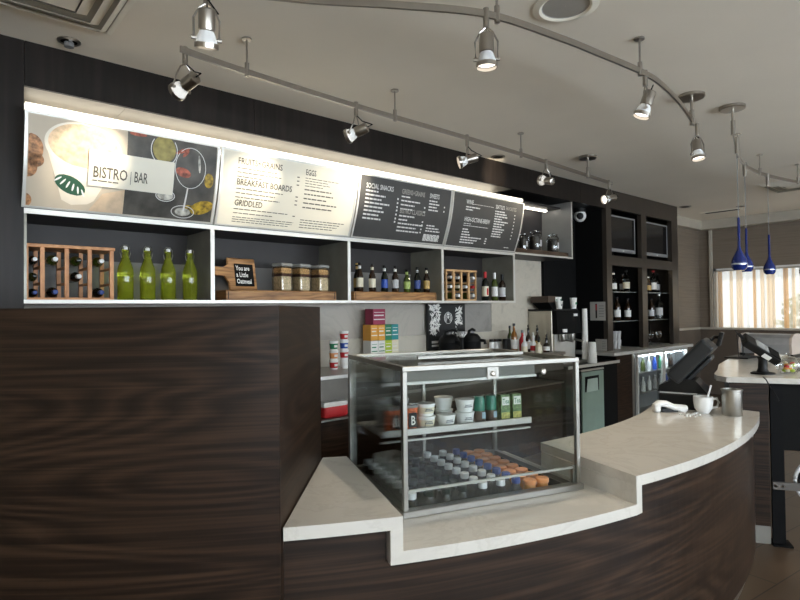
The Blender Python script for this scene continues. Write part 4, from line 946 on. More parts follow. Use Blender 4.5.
# tall walnut partition at the left end
RP = RO-0.02
pa = thing('partition', 'tall dark walnut partition at the left end of the counter', 'partition', (0.88, 1.6, 0))
front = []
a_end = math.atan2(1.583-CY, 0.868-CX)
for k in range(17):
    a = a_end-(0.33)*k/16; front.append((CX+3.975*math.cos(a)-0.88, CY+3.975*math.sin(a)-1.6))
back = [(1.432-0.88, 2.222-1.6)]
a_b = math.atan2(2.222-CY, 1.432-CX)
Rb = math.hypot(2.222-CY, 1.432-CX)
back += [(CX+Rb*math.cos(a_b-0.36*k/12)-0.88, CY+Rb*math.sin(a_b-0.36*k/12)-1.6) for k in range(1, 13)]
mb = MB(); mb.prism(front+list(reversed(back)), 0.0, 1.617); mb.build('body', WALNUT, pa)
for p_ in bpy.data.objects['body'].data.polygons: pass

CSTEEL = mat('case_steel', (0.27, 0.26, 0.235), 0.38, 0.9, 0.05, 20); CALU = mat('case_aluminium', (0.40, 0.39, 0.36), 0.42, 0.6, 0.04, 20)
# ------------------------------------------------------------------ glass display case
dc = thing('display_case', 'refrigerated glass display case with steel frame on the stepped worktop', 'display case', (CO.x, CO.y, ZLO), CANG)
W, D, Hc = 0.845, 0.69, 0.575
PW = 0.02
for (x, y) in ((0, 0), (W-PW, 0), (0, D-PW), (W-PW, D-PW)):
    MB().box(x, x+PW, y, y+PW, 0.0, Hc-0.02, 0.002).build('corner_post', CSTEEL, dc)
f = MB()
f.box(0, W, 0, 0.024, Hc-0.02, Hc, 0.002).box(0, W, D-0.024, D, Hc-0.02, Hc, 0.002).box(0, 0.024, 0.024, D-0.024, Hc-0.02, Hc).box(W-0.024, W, 0.024, D-0.024, Hc-0.02, Hc)
f.build('top_frame', CSTEEL, dc)
MB().box(-0.008, W+0.008, -0.012, 0.03, 0.0, 0.026, 0.003).build('base_rail', CSTEEL, dc)
MB().box(-0.004, 0.02, 0.03, D, 0.0, 0.02).box(W-0.02, W+0.004, 0.03, D, 0.0, 0.02).box(0, W, D-0.02, D, 0, 0.02).build('side_rails', CSTEEL, dc)
MB().box(PW, W-PW, 0.006, 0.012, 0.026, Hc-0.021).build('front_glass', PANE, dc)
MB().box(0.006, 0.012, PW, D-PW, 0.02, Hc-0.021).build('side_glass', PANE, dc)
MB().box(W-0.012, W-0.006, PW, D-PW, 0.02, Hc-0.021).build('side_glass', PANE, dc)
MB().box(0.024, W-0.024, 0.024, D-0.024, Hc-0.014, Hc-0.008).build('top_glass', PANE, dc)
rd = MB().box(PW, W/2-0.005, D-0.014, D-0.008, 0.02, Hc-0.021).box(W/2-0.02, W-PW, D-0.007, D-0.001, 0.02, Hc-0.021)
rd.build('rear_glass', PANE, dc)
MB().box(W/2-0.03, W/2-0.015, D-0.03, D-0.015, 0.02, Hc-0.021).build('rear_door_frame', CSTEEL, dc)
MB().box(0.022, W-0.022, 0.29, 0.47, Hc-0.104, Hc-0.03, 0.003).build('light_housing', mat('housing_grey', (0.15, 0.145, 0.13), 0.5, 0.2), dc)
MB().box(0.022, W-0.022, 0.28, 0.289, Hc-0.112, Hc-0.1).build('housing_rail', CALU, dc)
MB().box(PW, W-PW, 0.013, 0.023, 0.088, 0.097).build('stop_rail', CALU, dc)
MB().box(W-PW-0.012, W-PW, 0.013, 0.03, 0.026, 0.1).build('rail_bracket', CSTEEL, dc)
lk = MB().box(0.375, 0.43, -0.002, 0.005, 0.507, Hc-0.02, 0.001).build('lock_plate', CSTEEL, dc)
MB().lathe([(0.011, 0), (0.011, 0.006), (0.006, 0.008)], M=Matrix.Translation((0.402, -0.002, 0.528)) @ Matrix.Rotation(PI/2, 4, 'X')).build('lock', CHROME, lk)
MB().lathe([(0.012, 0), (0.012, 0.008), (0.006, 0.01)], M=Matrix.Translation((0.655, 0.005, 0.522)) @ Matrix.Rotation(PI/2, 4, 'X')).build('fastener', CHROME, dc)
shelf = MB().box(0.03, W-0.025, 0.33, D-0.03, 0.238, 0.244).build('shelf', mat('shelf_white', (0.4, 0.4, 0.38), 0.35, 0.3), dc)
MB().box(0.03, W-0.025, 0.318, 0.329, 0.232, 0.262, 0.002).box(0.03, W-0.025, 0.329, 0.345, 0.205, 0.212).build('shelf_lip', CALU, dc)
# inner opening frame lying on the top
MB().box(0.19, 0.74, 0.268, 0.283, Hc+0.0, Hc+0.012).box(0.728, 0.742, 0.284, 0.5, Hc, Hc+0.012).build('top_handle_frame', CSTEEL, dc)
# well
ZWL = 0.66-ZLO
wl = MB().box(0.022, W-0.022, 0.035, D-0.035, ZWL-0.006, ZWL)
wl.box(0.022, 0.026, 0.035, D-0.035, ZWL, 0.0).box(W-0.026, W-0.022, 0.035, D-0.035, ZWL, 0.0).box(0.026, W-0.026, 0.035, 0.039, ZWL, 0.0).box(0.026, W-0.026, D-0.039, D-0.035, ZWL, 0.0)
wl.build('well', mat('well_dark', (0.05, 0.05, 0.05), 0.35, 0.5), dc)
MB().box(W-0.12, W-0.1, 0.1, D-0.05, ZWL, 0.012).build('well_divider', CSTEEL, dc)
ZFL = 0.66
# bottles in the well
def case_bottle(name, label, l, m, kind, group, src={}):
    p = CW(l, m, ZFL); key = kind
    if key in src: return dup(src[key], p, label=label, group=group)
    o = thing(name, label, 'bottle', p, 0, group); src[key] = o
    h = 0.21
    if kind[0] == 'j':
        h = 0.195
        MB().lathe([(0.028, 0), (0.03, 0.005), (0.03, 0.13), (0.027, 0.16), (0.022, 0.175)], seg=12).build('body', solid('juice', (0.6, 0.25, 0.05)), o, True)
        MB().lathe([(0.028, 0.175), (0.0295, 0.177), (0.0295, 0.191), (0.027, 0.194)], seg=14).build('cap', ORANGE, o, True)
    else:
        g = {'w': CLEARG, 'b': CLEARG, 'd': DARKG}[kind[0]]; c = {'w': mat('cap_grey_white', (0.62, 0.63, 0.64), 0.4), 'b': NAVY, 'd': solid('cap_dark_green', (0.006, 0.014, 0.01), 0.6, spec=0.2)}[kind[0]]
        MB().lathe([(0.028, 0), (0.035, 0.006), (0.035, 0.125), (0.030, 0.155), (0.017, 0.18), (0.0155, 0.19)], seg=12).build('body', g, o, True)
        MB().lathe([(0.019, 0.189), (0.0195, 0.191), (0.0195, 0.211), (0.017, 0.214)], seg=12).build('cap', c, o, True)
        MB().lathe([(0.0355, 0.055), (0.0355, 0.105)], seg=12).build('label_band', {'w': solid('water_label', (0.25, 0.33, 0.4)), 'b': BLUE, 'd': solid('dark_label', (0.02, 0.05, 0.03))}[kind[0]], o, True)
    return o
for l, kind, nm, lab, gr, rows in ((0.066, 'w', 'water_bottle', 'clear water bottle with pale cap at the left glass side of the case', 'water bottles at the left of the case', 8), (0.142, 'd', 'soda_bottle', 'dark green soda bottle in the left half of the case', 'dark soda bottles in the case', 8), (0.218, 'd', 'soda_bottle', 'dark green soda bottle in the left half of the case', 'dark soda bottles in the case', 8), (0.294, 'd', 'soda_bottle', 'dark green soda bottle in the left half of the case', 'dark soda bottles in the case', 8),
        (0.392, 'w', 'water_bottle', 'clear water bottle with pale cap in the middle of the case', 'water bottles in the middle of the case', 8), (0.480, 'w', 'water_bottle', 'clear water bottle with pale cap in the middle of the case', 'water bottles in the middle of the case', 8),
        (0.557, 'b', 'water_bottle', 'clear water bottle with blue cap beside the orange lidded ones', 'blue capped water bottles in the case', 8), (0.628, 'j', 'juice_bottle', 'juice bottle with a flat orange lid in the case', 'orange lidded juice bottles in the case', 8), (0.694, 'j', 'juice_bottle', 'juice bottle with a flat orange lid in the case', 'orange lidded juice bottles in the case', 8)):
    for k in range(rows):
        case_bottle(nm, lab, l, 0.075+k*0.0765, kind, gr)
# goods on the case shelf
ZSH = ZLO+0.2445
def tub(l, m, z, r, h, body, d, cat='cup', name='yogurt_cup', band=None, mark=None, lid=WHITE, group='yogurt cups on the case shelf'):
    o = thing(name, d, cat, CW(l, m, z), CANG, group)
    MB().lathe([(r*0.78, 0), (r*0.95, h*0.9)], seg=18).build('cup', body, o, True)
    MB().lathe([(r, h*0.9), (r, h), (r*0.94, h+0.0005)], seg=18).build('lid', lid, o, True)
    if band: MB().lathe([(r*0.83, h*0.22), (r*0.93, h*0.72)], seg=18).build('label_band', band, o, True)
    if mark == 'B':
        MB().box(-0.019, 0.019, -r-0.001, -r*0.8, h*0.16, h*0.72).build('label_patch', BLACK, o)
        flat_text('B', h*0.5, PAPER, o, (0, -r-0.002, h*0.26), (1, 0, 0), (0, 0, 1), 0.7, align='C')
    elif mark: MB().box(-0.022, 0.016, -r*0.96, -r*0.8, h*0.42, h*0.5).box(-0.018, 0.012, -r*0.96, -r*0.8, h*0.56, h*0.63).build('print', GREY, o)
    return o
CLID = mat('clear_dome', (0.5, 0.5, 0.5), 0.15, trans=0.5)
tub(0.105, 0.385, ZSH, 0.042, 0.11, FRUIT, 'red fruit cup with a black patch left of the steel post', 'cup', 'fruit_cup', None, 'B', CLID, 'fruit cups on the case shelf')
tub(0.195, 0.385, ZSH, 0.042, 0.115, FRUIT, 'orange fruit cup with a black patch right of the steel post', 'cup', 'fruit_cup', None, 'B', CLID, 'fruit cups on the case shelf')
tub(0.10, 0.50, ZSH, 0.042, 0.13, GREY, 'grey lidded cup behind the fruit cups, left', 'cup', 'fruit_cup', None, None, CLID, 'fruit cups on the case shelf')
tub(0.2, 0.50, ZSH, 0.042, 0.13, GREY, 'grey lidded cup behind the fruit cups, right', 'cup', 'fruit_cup', None, None, CLID, 'fruit cups on the case shelf')
tub(0.284, 0.395, ZSH, 0.045, 0.056, WHITE, 'white yogurt cup, lower one of the left stack', mark=1, band=CREAM); tub(0.284, 0.395, ZSH+0.0575, 0.045, 0.056, WHITE, 'white yogurt cup, upper one of the left stack', mark=1, band=CREAM)
tub(0.385, 0.385, ZSH, 0.045, 0.056, WHITE, 'white yogurt cup standing singly in the middle', mark=1)
tub(0.49, 0.395, ZSH, 0.047, 0.058, WHITE, 'white yogurt cup, lower one of the right stack', mark=1); tub(0.49, 0.395, ZSH+0.0595, 0.047, 0.058, WHITE, 'white yogurt cup, upper one of the right stack', mark=1)
tub(0.43, 0.5, ZSH, 0.047, 0.058, WHITE, 'white yogurt cup behind, lower one of the rear stack'); tub(0.43, 0.5, ZSH+0.0595, 0.047, 0.058, WHITE, 'white yogurt cup behind, upper one of the rear stack')
for l, d in ((0.573, 'left of two beside the yogurt'), (0.638, 'right of two beside the cartons')):
    o = thing('drink_can', 'green topped coffee can on the case shelf, '+d, 'can', CW(l, 0.4, ZSH), CANG, 'cans on the case shelf')
    MB().lathe([(0.024, 0), (0.027, 0.006), (0.027, 0.056)]).build('lower_body', solid('can_brown', (0.10, 0.07, 0.05)), o, True)
    MB().lathe([(0.0272, 0.056), (0.0272, 0.112), (0.023, 0.122), (0.023, 0.125)]).build('upper_body', solid('can_green', (0.02, 0.17, 0.11), 0.3), o, True)
    MB().box(0.0, 0.018, -0.0285, -0.02, 0.02, 0.05).build('label_mark', solid('can_blue', (0.3, 0.42, 0.5)), o)
for l, d in ((0.705, 'left of two'), (0.772, 'right of two, at the shelf end')):
    o = thing('drink_carton', 'patterned green drink carton on the case shelf, '+d, 'carton', CW(l, 0.37, ZSH), CANG, 'cartons on the case shelf')
    MB().box(-0.026, 0.026, 0, 0.045, 0, 0.125, 0.001).build('body', solid('carton_print', (0.12, 0.2, 0.08), vary=0.6, scale=60), o)
    MB().box(-0.02, 0.02, -0.001, 0, 0.075, 0.115).build('label_patch', PAPER, o)
    MB().box(-0.024, 0.024, -0.001, 0, 0.01, 0.04).build('fruit_patch', solid('carton_yellow', (0.4, 0.38, 0.1), vary=0.5, scale=80), o)
    flat_text('Tea', 0.035, GREEN, o, (0, -0.0022, 0.083), (1, 0, 0), (0, 0, 1), 0.7, align='C')

# ------------------------------------------------------------------ on the counter: till, mug, canister
sd = Vector((-0.26, 0.966, 0)); ang = math.atan2(sd.y, sd.x)-PI/2
pc = Vector((3.97, 1.66, ZU))
pos = thing('till', 'black touch screen till leaning back at the right end of the counter', 'till', (pc.x, pc.y, ZU), ang)
MB().box(-0.14, 0.14, -0.11, 0.12, 0.0, 0.10, 0.008).build('cash_box', BLACK, pos)
MB().box(-0.135, 0.135, -0.105, 0.115, 0.1005, 0.108).build('silver_trim', LGREY, pos)
mb = MB(); mb.prism([(-0.17, 0.1085), (0.13, 0.1085), (0.12, 0.15), (0.02, 0.2), (-0.10, 0.19)], -0.12, 0.12, M=Matrix(((0, 0, 1, 0), (1, 0, 0, 0), (0, 1, 0, 0), (0, 0, 0, 1)))); mb.build('stand', BLACK, pos)
tl = Matrix.Translation((0, 0.17, 0.17)) @ Matrix.Rotation(math.radians(50), 4, 'X')
tl = Matrix.Translation((0, 0.065, 0.215)) @ Matrix.Rotation(math.radians(-(90-48)), 4, 'X').inverted()
sl = MB(); sl.box(-0.14, 0.14, -0.085, 0.015, 0, 0.33, 0.02, M=tl, seg=2); sl.box(-0.10, 0.10, -0.115, -0.085, 0.03, 0.27, 0.012, M=tl); sl.build('screen_housing', mat('till_shell', (0.022, 0.024, 0.026), 0.35), pos)
MB().box(-0.12, 0.12, 0.0155, 0.017, 0.03, 0.3, M=tl).build('screen', SCREEN, pos)
mb = MB()
for k in range(6): mb.box(-0.09, 0.09, -0.117, -0.1155, 0.05+0.035*k, 0.056+0.035*k, M=tl)
mb.build('vents', BLACKM, pos)
top = tl @ Vector((0.1, -0.02, 0.33))
MB().tube([top, top+Vector((0.02, -0.02, 0.02)), top+Vector((0.03, -0.045, 0.02))], 0.012).build('pole', BLACK, pos)
MB().box(-0.05, 0.06, -0.07, -0.045, -0.045, 0.05, 0.005, M=Matrix.Translation(top+Vector((0.03, 0.0, 0.02))) @ Matrix.Rotation(0.25, 4, 'X')).build('customer_display', BLACK, pos)
# white scanner, mug with spoon, canister
p = at(671, 411.5, z=ZU)
sn = thing('barcode_scanner', 'white hand scanner lying in front of the till', 'scanner', (p.x-0.01, p.y, ZU), -0.7)
mb = MB(); pts = [(-0.10, 0, 0.035), (-0.07, 0, 0.055), (-0.03, 0, 0.05), (0.02, 0, 0.028), (0.07, 0, 0.024), (0.1, 0, 0.02)]
mb.tube(pts, 0.03, 14, ell=(0.03, 0.022)); mb.box(-0.11, -0.07, -0.03, 0.03, 0.0, 0.05, 0.01); mb.box(0.05, 0.1, -0.025, 0.025, 0, 0.03, 0.008)
mb.build('body', WHITE, sn, True); MB().box(-0.06, 0.04, -0.02, 0.02, 0, 0.024).build('underside', BLACK, sn)
p = Vector((3.815, 1.462, ZU))
mg = thing('mug', 'white mug with a spoon beside the steel canister', 'mug', (p.x, p.y, ZU), -0.72)
r = 0.057
MB().lathe([(r*0.55, 0), (r*0.62, 0.006), (r*0.9, 0.03), (r, 0.07), (r, 0.105), (r*0.94, 0.105), (r*0.9, 0.05), (r*0.5, 0.012)], seg=28).build('cup', WHITE, mg, True)
MB().tube([(r*0.97, 0, 0.085), (r+0.03, 0, 0.09), (r+0.042, 0, 0.065), (r+0.03, 0, 0.038), (r*0.85, 0, 0.028)], 0.008).build('handle', WHITE, mg, True)
tag(MB().tube([(0.0, 0.0, 0.016), (-0.012, -0.03, 0.10), (-0.005, -0.05, 0.18)], 0.006).build('spoon', WHITE), 'pale stirring spoon standing in the white mug', 'spoon').location = (p.x, p.y, ZU)
p = at(730.5, 415.5, z=ZU)
cn = thing('canister', 'brushed steel canister at the end of the counter', 'canister', (p.x+0.03, p.y+0.0, ZU))
MB().lathe([(0.055, 0), (0.057, 0.004), (0.057, 0.148), (0.061, 0.153), (0.061, 0.16), (0.054, 0.16), (0.053, 0.01)], seg=32).build('body', STEEL, cn, True)
rr = random.Random(5)
sg = MB()
q = at(690, 415, z=ZU)
for k in range(26): x, y = rr.gauss(0, 0.05), rr.gauss(0, 0.02); sg.box(x-0.005, x+0.005, y-0.004, y+0.004, 0, 0.006)
o = sg.build('sugar_crumbs', WHITE); tag(o, 'white crumbs scattered on the counter before the mug', 'crumbs', kind='stuff'); o.location = (q.x, q.y, ZU)

# ------------------------------------------------------------------ bar table at the right
ZT2 = 1.115
bt = thing('bar_table', 'pale stone topped bar table with black steel post at the right', 'table', (4.17, 1.455, 0))
poly = [(4.325, 1.50), (4.56, 1.09), (5.0, 0.3), (7.2, 0.3), (7.5, 1.80), (6.9, 2.05), (5.85, 2.0), (5.2, 1.86), (4.78, 1.72), (4.5, 1.64), (4.37, 1.58)]
MB().prism([(x-4.3, y-1.5) for x, y in poly], ZT2-0.036, ZT2).build('table_top', QUARTZ, bt)
dv = Vector((0.235, -0.41, 0)).normalized(); nv = Vector((-dv.y, dv.x, 0))
if nv.x < 0: nv = -nv
def T(a, b): q = Vector((4.325, 1.50, 0))+dv*a+nv*b; return (q.x-4.3, q.y-1.5)
MB().prism([T(0.02, 0.03), T(0.252, 0.03), T(0.252, 0.6), T(0.1, 0.6)], 0.12, ZT2-0.037).build('base_panel', WALNUT, bt)
MB().prism([T(0.04, 0.035), T(0.25, 0.035), T(0.25, 0.5), T(0.1, 0.5)], 0.0, 0.119).build('toe_kick', mat('kick_grey', (0.2, 0.19, 0.17), 0.5), bt)
pb = T(0.41, 0.005)
def flatpost(a0, a1, b0, b1, z0, z1): return MB().prism([T(a0, b0), T(a1, b0), T(a1, b1), T(a0, b1)], z0, z1)
PANELK = mat('black_steel', (0.004, 0.004, 0.0045), 0.6, spec=0.12)
flatpost(0.262, 0.335, 0.03, 0.06, 0.012, ZT2-0.037).build('post', PANELK, bt)
flatpost(0.255, 0.37, 0.0, 0.12, 0.0, 0.012).build('foot_plate', PANELK, bt)
flatpost(0.345, 1.2, 0.1, 0.14, 0.62, ZT2-0.037).build('apron', BLACKM, bt)
flatpost(0.262, 0.9, 0.012, 0.03, 0.375, 0.425).build('bracket', mat('bracket_steel', (0.12, 0.11, 0.1), 0.45, 0.7), bt)
for a in (0.28, 0.32): MB().lathe([(0.008, 0), (0.008, 0.006)], M=Matrix.Translation((*T(a, 0.012), 0.4)) @ Matrix.Rotation(PI/2, 4, 'Y') @ Matrix.Rotation(PI, 4, 'X')).build('bolt', CHROME, bt)
# a wheel standing just inside the right edge of view
p = at(806, 489, z=0.5); q = T(0.562, 0.1)
whl = thing('wheel', 'wheel with a pale outer rim and dark inner ring by the bar table post', 'wheel', (4.17+q[0], 1.455+q[1], 0.42), math.atan2(dv.y, dv.x))
def torus(R_, r_, seg=40):
    mb = MB(); mb.tube([(R_*math.cos(2*PI*k/seg), 0, R_*math.sin(2*PI*k/seg)) for k in range(seg+1)], r_, 8); return mb
torus(0.15, 0.013).build('rim', mat('pale_rim', (0.75, 0.75, 0.75), 0.3), whl, True); torus(0.128, 0.009).build('tyre', BLACK, whl, True)
mb = MB()
for k in range(8): mb.tube([(0, 0, 0), (0.13*math.cos(PI*k/4), 0, 0.13*math.sin(PI*k/4))], 0.003, 6)
mb.build('spokes', STEEL, whl)
MB().tube([(0, -0.025, 0), (0, 0.03, 0)], 0.018).build('hub', BLACK, whl, True)
# card terminal on its stand, tilted to the left
p = at(760, 374.5, z=ZT2)
tm = thing('card_terminal', 'black payment terminal on a swivel stand on the bar table', 'terminal', (p.x+0.06, p.y+0.0, ZT2), -YAW)
MB().lathe([(0.075, 0), (0.075, 0.008), (0.06, 0.014)], seg=24).build('base', BLACK, tm, True)
MB().lathe([(0.04, 0.014), (0.03, 0.04), (0.028, 0.10), (0.04, 0.125)], seg=20).build('stem', BLACK, tm, True)
Mt = Matrix.Translation((0.005, 0, 0.165)) @ Matrix.Rotation(math.radians(32), 4, 'Y') @ Matrix.Rotation(math.radians(38), 4, 'X')
MB().box(-0.16, 0.12, -0.055, 0.055, -0.03, 0.025, 0.012, M=Mt, seg=2).build('body', BLACK, tm)
MB().box(-0.08, 0.02, -0.04, 0.04, 0.0255, 0.028, M=Mt).build('screen', mat('lcd_grey', (0.25, 0.26, 0.26), 0.2), tm)
MB().box(0.03, 0.11, -0.045, 0.045, 0.0255, 0.03, M=Mt).build('keypad', BLACKM, tm)
MB().tube([Mt @ Vector((-0.155, 0, 0.0)), Mt @ Vector((-0.21, 0, 0.01))], 0.012).build('arm', BLACK, tm)
MB().box(-0.01, 0.05, -0.058, -0.056, -0.02, 0.012, M=Mt).build('side_label', PAPER, tm)
cd = thing('cable', 'thin dark cable hanging from the payment terminal over the table edge', 'cable', (0, 0, 0))
pts = [at(763, 377, z=ZT2+0.006), at(766, 379.5, z=ZT2+0.006), at(770, 387, X=4.285), at(775, 394, X=4.27), at(779, 401, X=4.26)]
MB().tube(pts, 0.004, 6).build('wire', BLACK, cd)
pts = [at(742, 350, z=ZT2+0.25), at(741, 362, z=ZT2+0.1), at(747, 369, z=ZT2+0.03), at(757, 372, z=ZT2+0.02)]
# flat black pad and tablet
p = at(742, 357.5, z=ZT2)
tag(MB().box(-0.16, 0.16, -0.1, 0.1, 0, 0.012, 0.004).build('counter_pad', BLACK), 'flat black pad on the bar table behind the payment terminal', 'pad').location = (p.x, p.y, ZT2)
o = thing('card_holder', 'slim wire stand on the black pad of the bar table', 'stand', (p.x, p.y, ZT2+0.0125))
MB().tube([(0.03, 0, 0), (0.03, 0, 0.16), (-0.1, 0.02, 0.24)], 0.005, 6).tube([(-0.08, 0.0, 0), (-0.08, 0.015, 0.22)], 0.003, 6).build('wire', BLACK, o)
# rounded silver box (bread-bin like dispenser)
p = at(775, 352, z=ZT2)
br_ = thing('dispenser', 'rounded grey metal dispenser at the back of the bar table', 'dispenser', (6.2, 1.76, ZT2), -YAW-0.9)
mb = MB(); 
prf = [(-0.14, 0.03), (0.14, 0.03), (0.15, 0.07), (0.14, 0.16), (0.10, 0.2), (0.04, 0.215), (-0.08, 0.21), (-0.13, 0.18), (-0.15, 0.12)]
RY = Matrix(((0, 0, 1, 0), (1, 0, 0, 0), (0, 1, 0, 0), (0, 0, 0, 1)))
mb.prism(prf, -0.20, 0.20, M=RY); mb.build('body', mat('dispenser_steel', (0.42, 0.43, 0.45), 0.3, 0.5, 0.25, 5), br_)
TANE = mat('tan_end', (0.5, 0.42, 0.36), 0.4)
for a, b in ((0.201, 0.222), (-0.222, -0.201)):
    mb = MB(); mb.prism([(x*1.04, z*1.02+0.002) for x, z in prf], a, b, M=RY); mb.build('end_cap', TANE, br_)
for x in (-0.2, 0.2): MB().box(x-0.02, x+0.02, -0.12, 0.12, 0, 0.03).build('foot', BLACK, br_)
# candy bowl
p = at(789, 374, z=ZT2)
cbw = thing('candy_bowl', 'clear glass bowl of wrapped sweets with a lid on the bar table', 'bowl', (p.x+0.03, p.y+0.01, ZT2))
MB().lathe([(0.045, 0), (0.048, 0.008), (0.076, 0.03), (0.084, 0.06), (0.075, 0.09), (0.07, 0.092)], seg=26, cap=False).build('bowl', JARG, cbw, True)
MB().lathe([(0.072, 0.093), (0.065, 0.107), (0.035, 0.12), (0.012, 0.125), (0.018, 0.137), (0.01, 0.147)], seg=26, cap=False).build('lid', JARG, cbw, True)
rr = random.Random(9)
for k in range(22):
    a = rr.random()*6.28; d = 0.062*math.sqrt(rr.random()); z = 0.018+0.06*rr.random()
    d *= 0.7 if z < 0.04 else 1
    tag(MB().lathe([(0.006, -0.012), (0.015, -0.007), (0.017, 0.0), (0.015, 0.007), (0.006, 0.012)], seg=10).build('candy', (CREAM, RED, PAPER, YELLOW, LIME)[k % 5], None, True), ('cream', 'red', 'white', 'amber', 'lime')[k % 5]+' wrapped sweet inside the glass bowl on the bar table', 'candy', 'sweets in the glass bowl').location = (p.x+0.03+0.85*d*math.cos(a), p.y+0.01+0.85*d*math.sin(a), ZT2+z)

# ------------------------------------------------------------------ ceiling fittings
ZR_ = 2.95
def track(label, pts, stands, canopies=()):
    o = thing('lighting_track', label, 'lighting track', (pts[0][0], pts[0][1], ZR_)); x0, y0 = pts[0][:2]
    # smooth the path
    P = [Vector((x-x0, y-y0, 0)) for x, y in pts]; S = []
    for i in range(len(P)-1):
        a, b, c, d = P[max(i-1, 0)], P[i], P[i+1], P[min(i+2, len(P)-1)]
        for k in range(8):
            t_ = k/8; S.append(0.5*((2*b)+(c-a)*t_+(2*a-5*b+4*c-d)*t_*t_+(3*b-a-3*c+d)*t_**3))
    S.append(P[-1])
    mb = MB(); rings = []
    for i, p in enumerate(S):
        d = (S[min(i+1, len(S)-1)]-S[max(i-1, 0)]).normalized(); n = Vector((-d.y, d.x, 0))
        rings.append([mb.bm.verts.new(p+n*a+Vector((0, 0, b))) for a, b in ((-0.006, -0.016), (0.006, -0.016), (0.006, 0.016), (-0.006, 0.016))])
    for a, b in zip(rings, rings[1:]):
        for k in range(4): mb.bm.faces.new((a[k], b[k], b[(k+1) % 4], a[(k+1) % 4]))
    mb.bm.faces.new(rings[0]); mb.bm.faces.new(list(reversed(rings[-1])))
    mb.build('rail', CHROME, o)
    for (x, y) in stands:
        MB().lathe([(0.006, 0.015), (0.006, ZC-ZR_-0.006)], (x-x0, y-y0, 0)).lathe([(0.028, ZC-ZR_-0.01), (0.028, ZC-ZR_-0.0005)], (x-x0, y-y0, 0)).lathe([(0.013, -0.028), (0.013, 0.05)], (x-x0, y-y0, 0)).build('standoff', CHROME, o, True)
    for (x, y) in canopies:
        MB().lathe([(0.085, ZC-ZR_-0.025), (0.09, ZC-ZR_-0.02), (0.09, ZC-ZR_-0.0005)], (x-x0, y-y0, 0), seg=28).lathe([(0.01, 0.015), (0.01, ZC-ZR_-0.02)], (x-x0, y-y0, 0)).lathe([(0.016, -0.03), (0.016, 0.08)], (x-x0, y-y0, 0)).build('power_feed', CHROME, o, True)
    return o
def xy(px, py, z=ZR_): p = at(px, py, z=z); return (p.x, p.y)
T1 = [(1.035, 2.895)]+[xy(*q) for q in ((247, 72), (356, 106), (467, 138), (546, 162), (612, 183.5))]
track('straight lighting track with five spotlights along the wall shelf', T1, [xy(247, 72), xy(395, 117), xy(521, 154.5)], [xy(588, 175)])
T2 = [(0.45, 2.52), (0.925, 2.28)]+[xy(*q) for q in ((310, 0), (400, 5.5), (488, 14.5), (560, 38), (600, 54), (640, 71), (660, 83), (680, 103), (694, 124))]
track('curved lighting track sweeping over the counter', T2, [xy(497, 17), xy(640, 71)], [xy(692, 121)])
T3 = [xy(*q) for q in ((733, 132), (738, 155), (746, 166), (761, 173.5), (780, 178.5), (800, 182))]+[(7.9, 1.55), (8.4, 1.2)]
track('short curved lighting track carrying the blue pendants', T3, [xy(738, 155), xy(760, 173), xy(798, 181.5)], [xy(733, 131)])
def head(px, py, aim, label, z=ZR_, xyp=None, energy=0, warm=(1, 0.86, 0.66), size=0.62):
    """a spotlight: clip on the rail, wire yoke, nickel can, frosted lamp in front"""
    x, y = xyp or xy(px, py)
    o = thing('track_spotlight', label, 'spotlight', (x, y, ZR_), 0, 'nickel track spotlights')
    MB().lathe([(0.014, -0.065), (0.014, 0.025)]).build('clip', CHROME, o, True)
    a = Vector(aim).normalized(); piv = Vector((0, 0, -0.175))
    u = a.cross(Vector((0, 0, 1))); u = u.normalized() if u.length > 1e-3 else Vector((1, 0, 0))
    M = Matrix.Translation(piv) @ Vector((0, 0, 1)).rotation_difference(a).to_matrix().to_4x4()
    for s in (-1, 1):
        MB().tube([(0, 0, -0.06), u*s*0.03+Vector((0, 0, -0.085)), u*s*0.052+Vector((0, 0, -0.13)), u*s*0.05+piv+a*0.035], 0.0045, 6).build('yoke_arm', CHROME, o, True)
        MB().tube([u*s*0.038+piv+a*0.035, u*s*0.06+piv+a*0.035], 0.009, 8).build('knob', CHROME, o, True)
    MB().lathe([(0.012, -0.085), (0.032, -0.08), (0.034, -0.075), (0.034, 0.0), (0.03, 0.004)], seg=20, M=M).build('can', CHROME, o, True)
    MB().lathe([(0.028, 0.004), (0.036, 0.02), (0.043, 0.045), (0.046, 0.055)], seg=20, M=M, cap=False).build('lamp', mat('frosted_lamp', (0.72, 0.75, 0.78), 0.25, trans=0.2) if 'frosted_lamp' not in bpy.data.materials else bpy.data.materials['frosted_lamp'], o, True)
    MB().lathe([(0.046, 0.052), (0.049, 0.052), (0.049, 0.072), (0.046, 0.072)], seg=20, M=M, cap=False).build('ring', CHROME, o, True)
    MB().lathe([(0.001, 0.0535), (0.044, 0.0545)], seg=20, M=M).build('lens', (emit('lamp_glow', (1, 0.93, 0.82), 1.0) if 'lamp_glow' not in bpy.data.materials else bpy.data.materials['lamp_glow']) if energy else WHITE, o, True)
    MB().tube([(0.0, 0, -0.06), (0.05, 0.0, -0.09), M @ Vector((0, 0, -0.12)), M @ Vector((0, 0, -0.085))], 0.004, 6).build('cord', BLACK, o, True)
    if energy:
        li = bpy.data.lights.new('spot_lamp', 'SPOT'); li.energy = energy; li.color = warm; li.spot_size = size; li.spot_blend = 0.7; li.shadow_soft_size = 0.035
        lo = bpy.data.objects.new('spot_lamp', li); COL.objects.link(lo)
        lo.matrix_world = Matrix.Translation(Vector((x, y, ZR_))) @ Matrix.Translation(piv+a*0.085) @ (-a).to_track_quat('Z', 'Y').to_matrix().to_4x4()
    return o
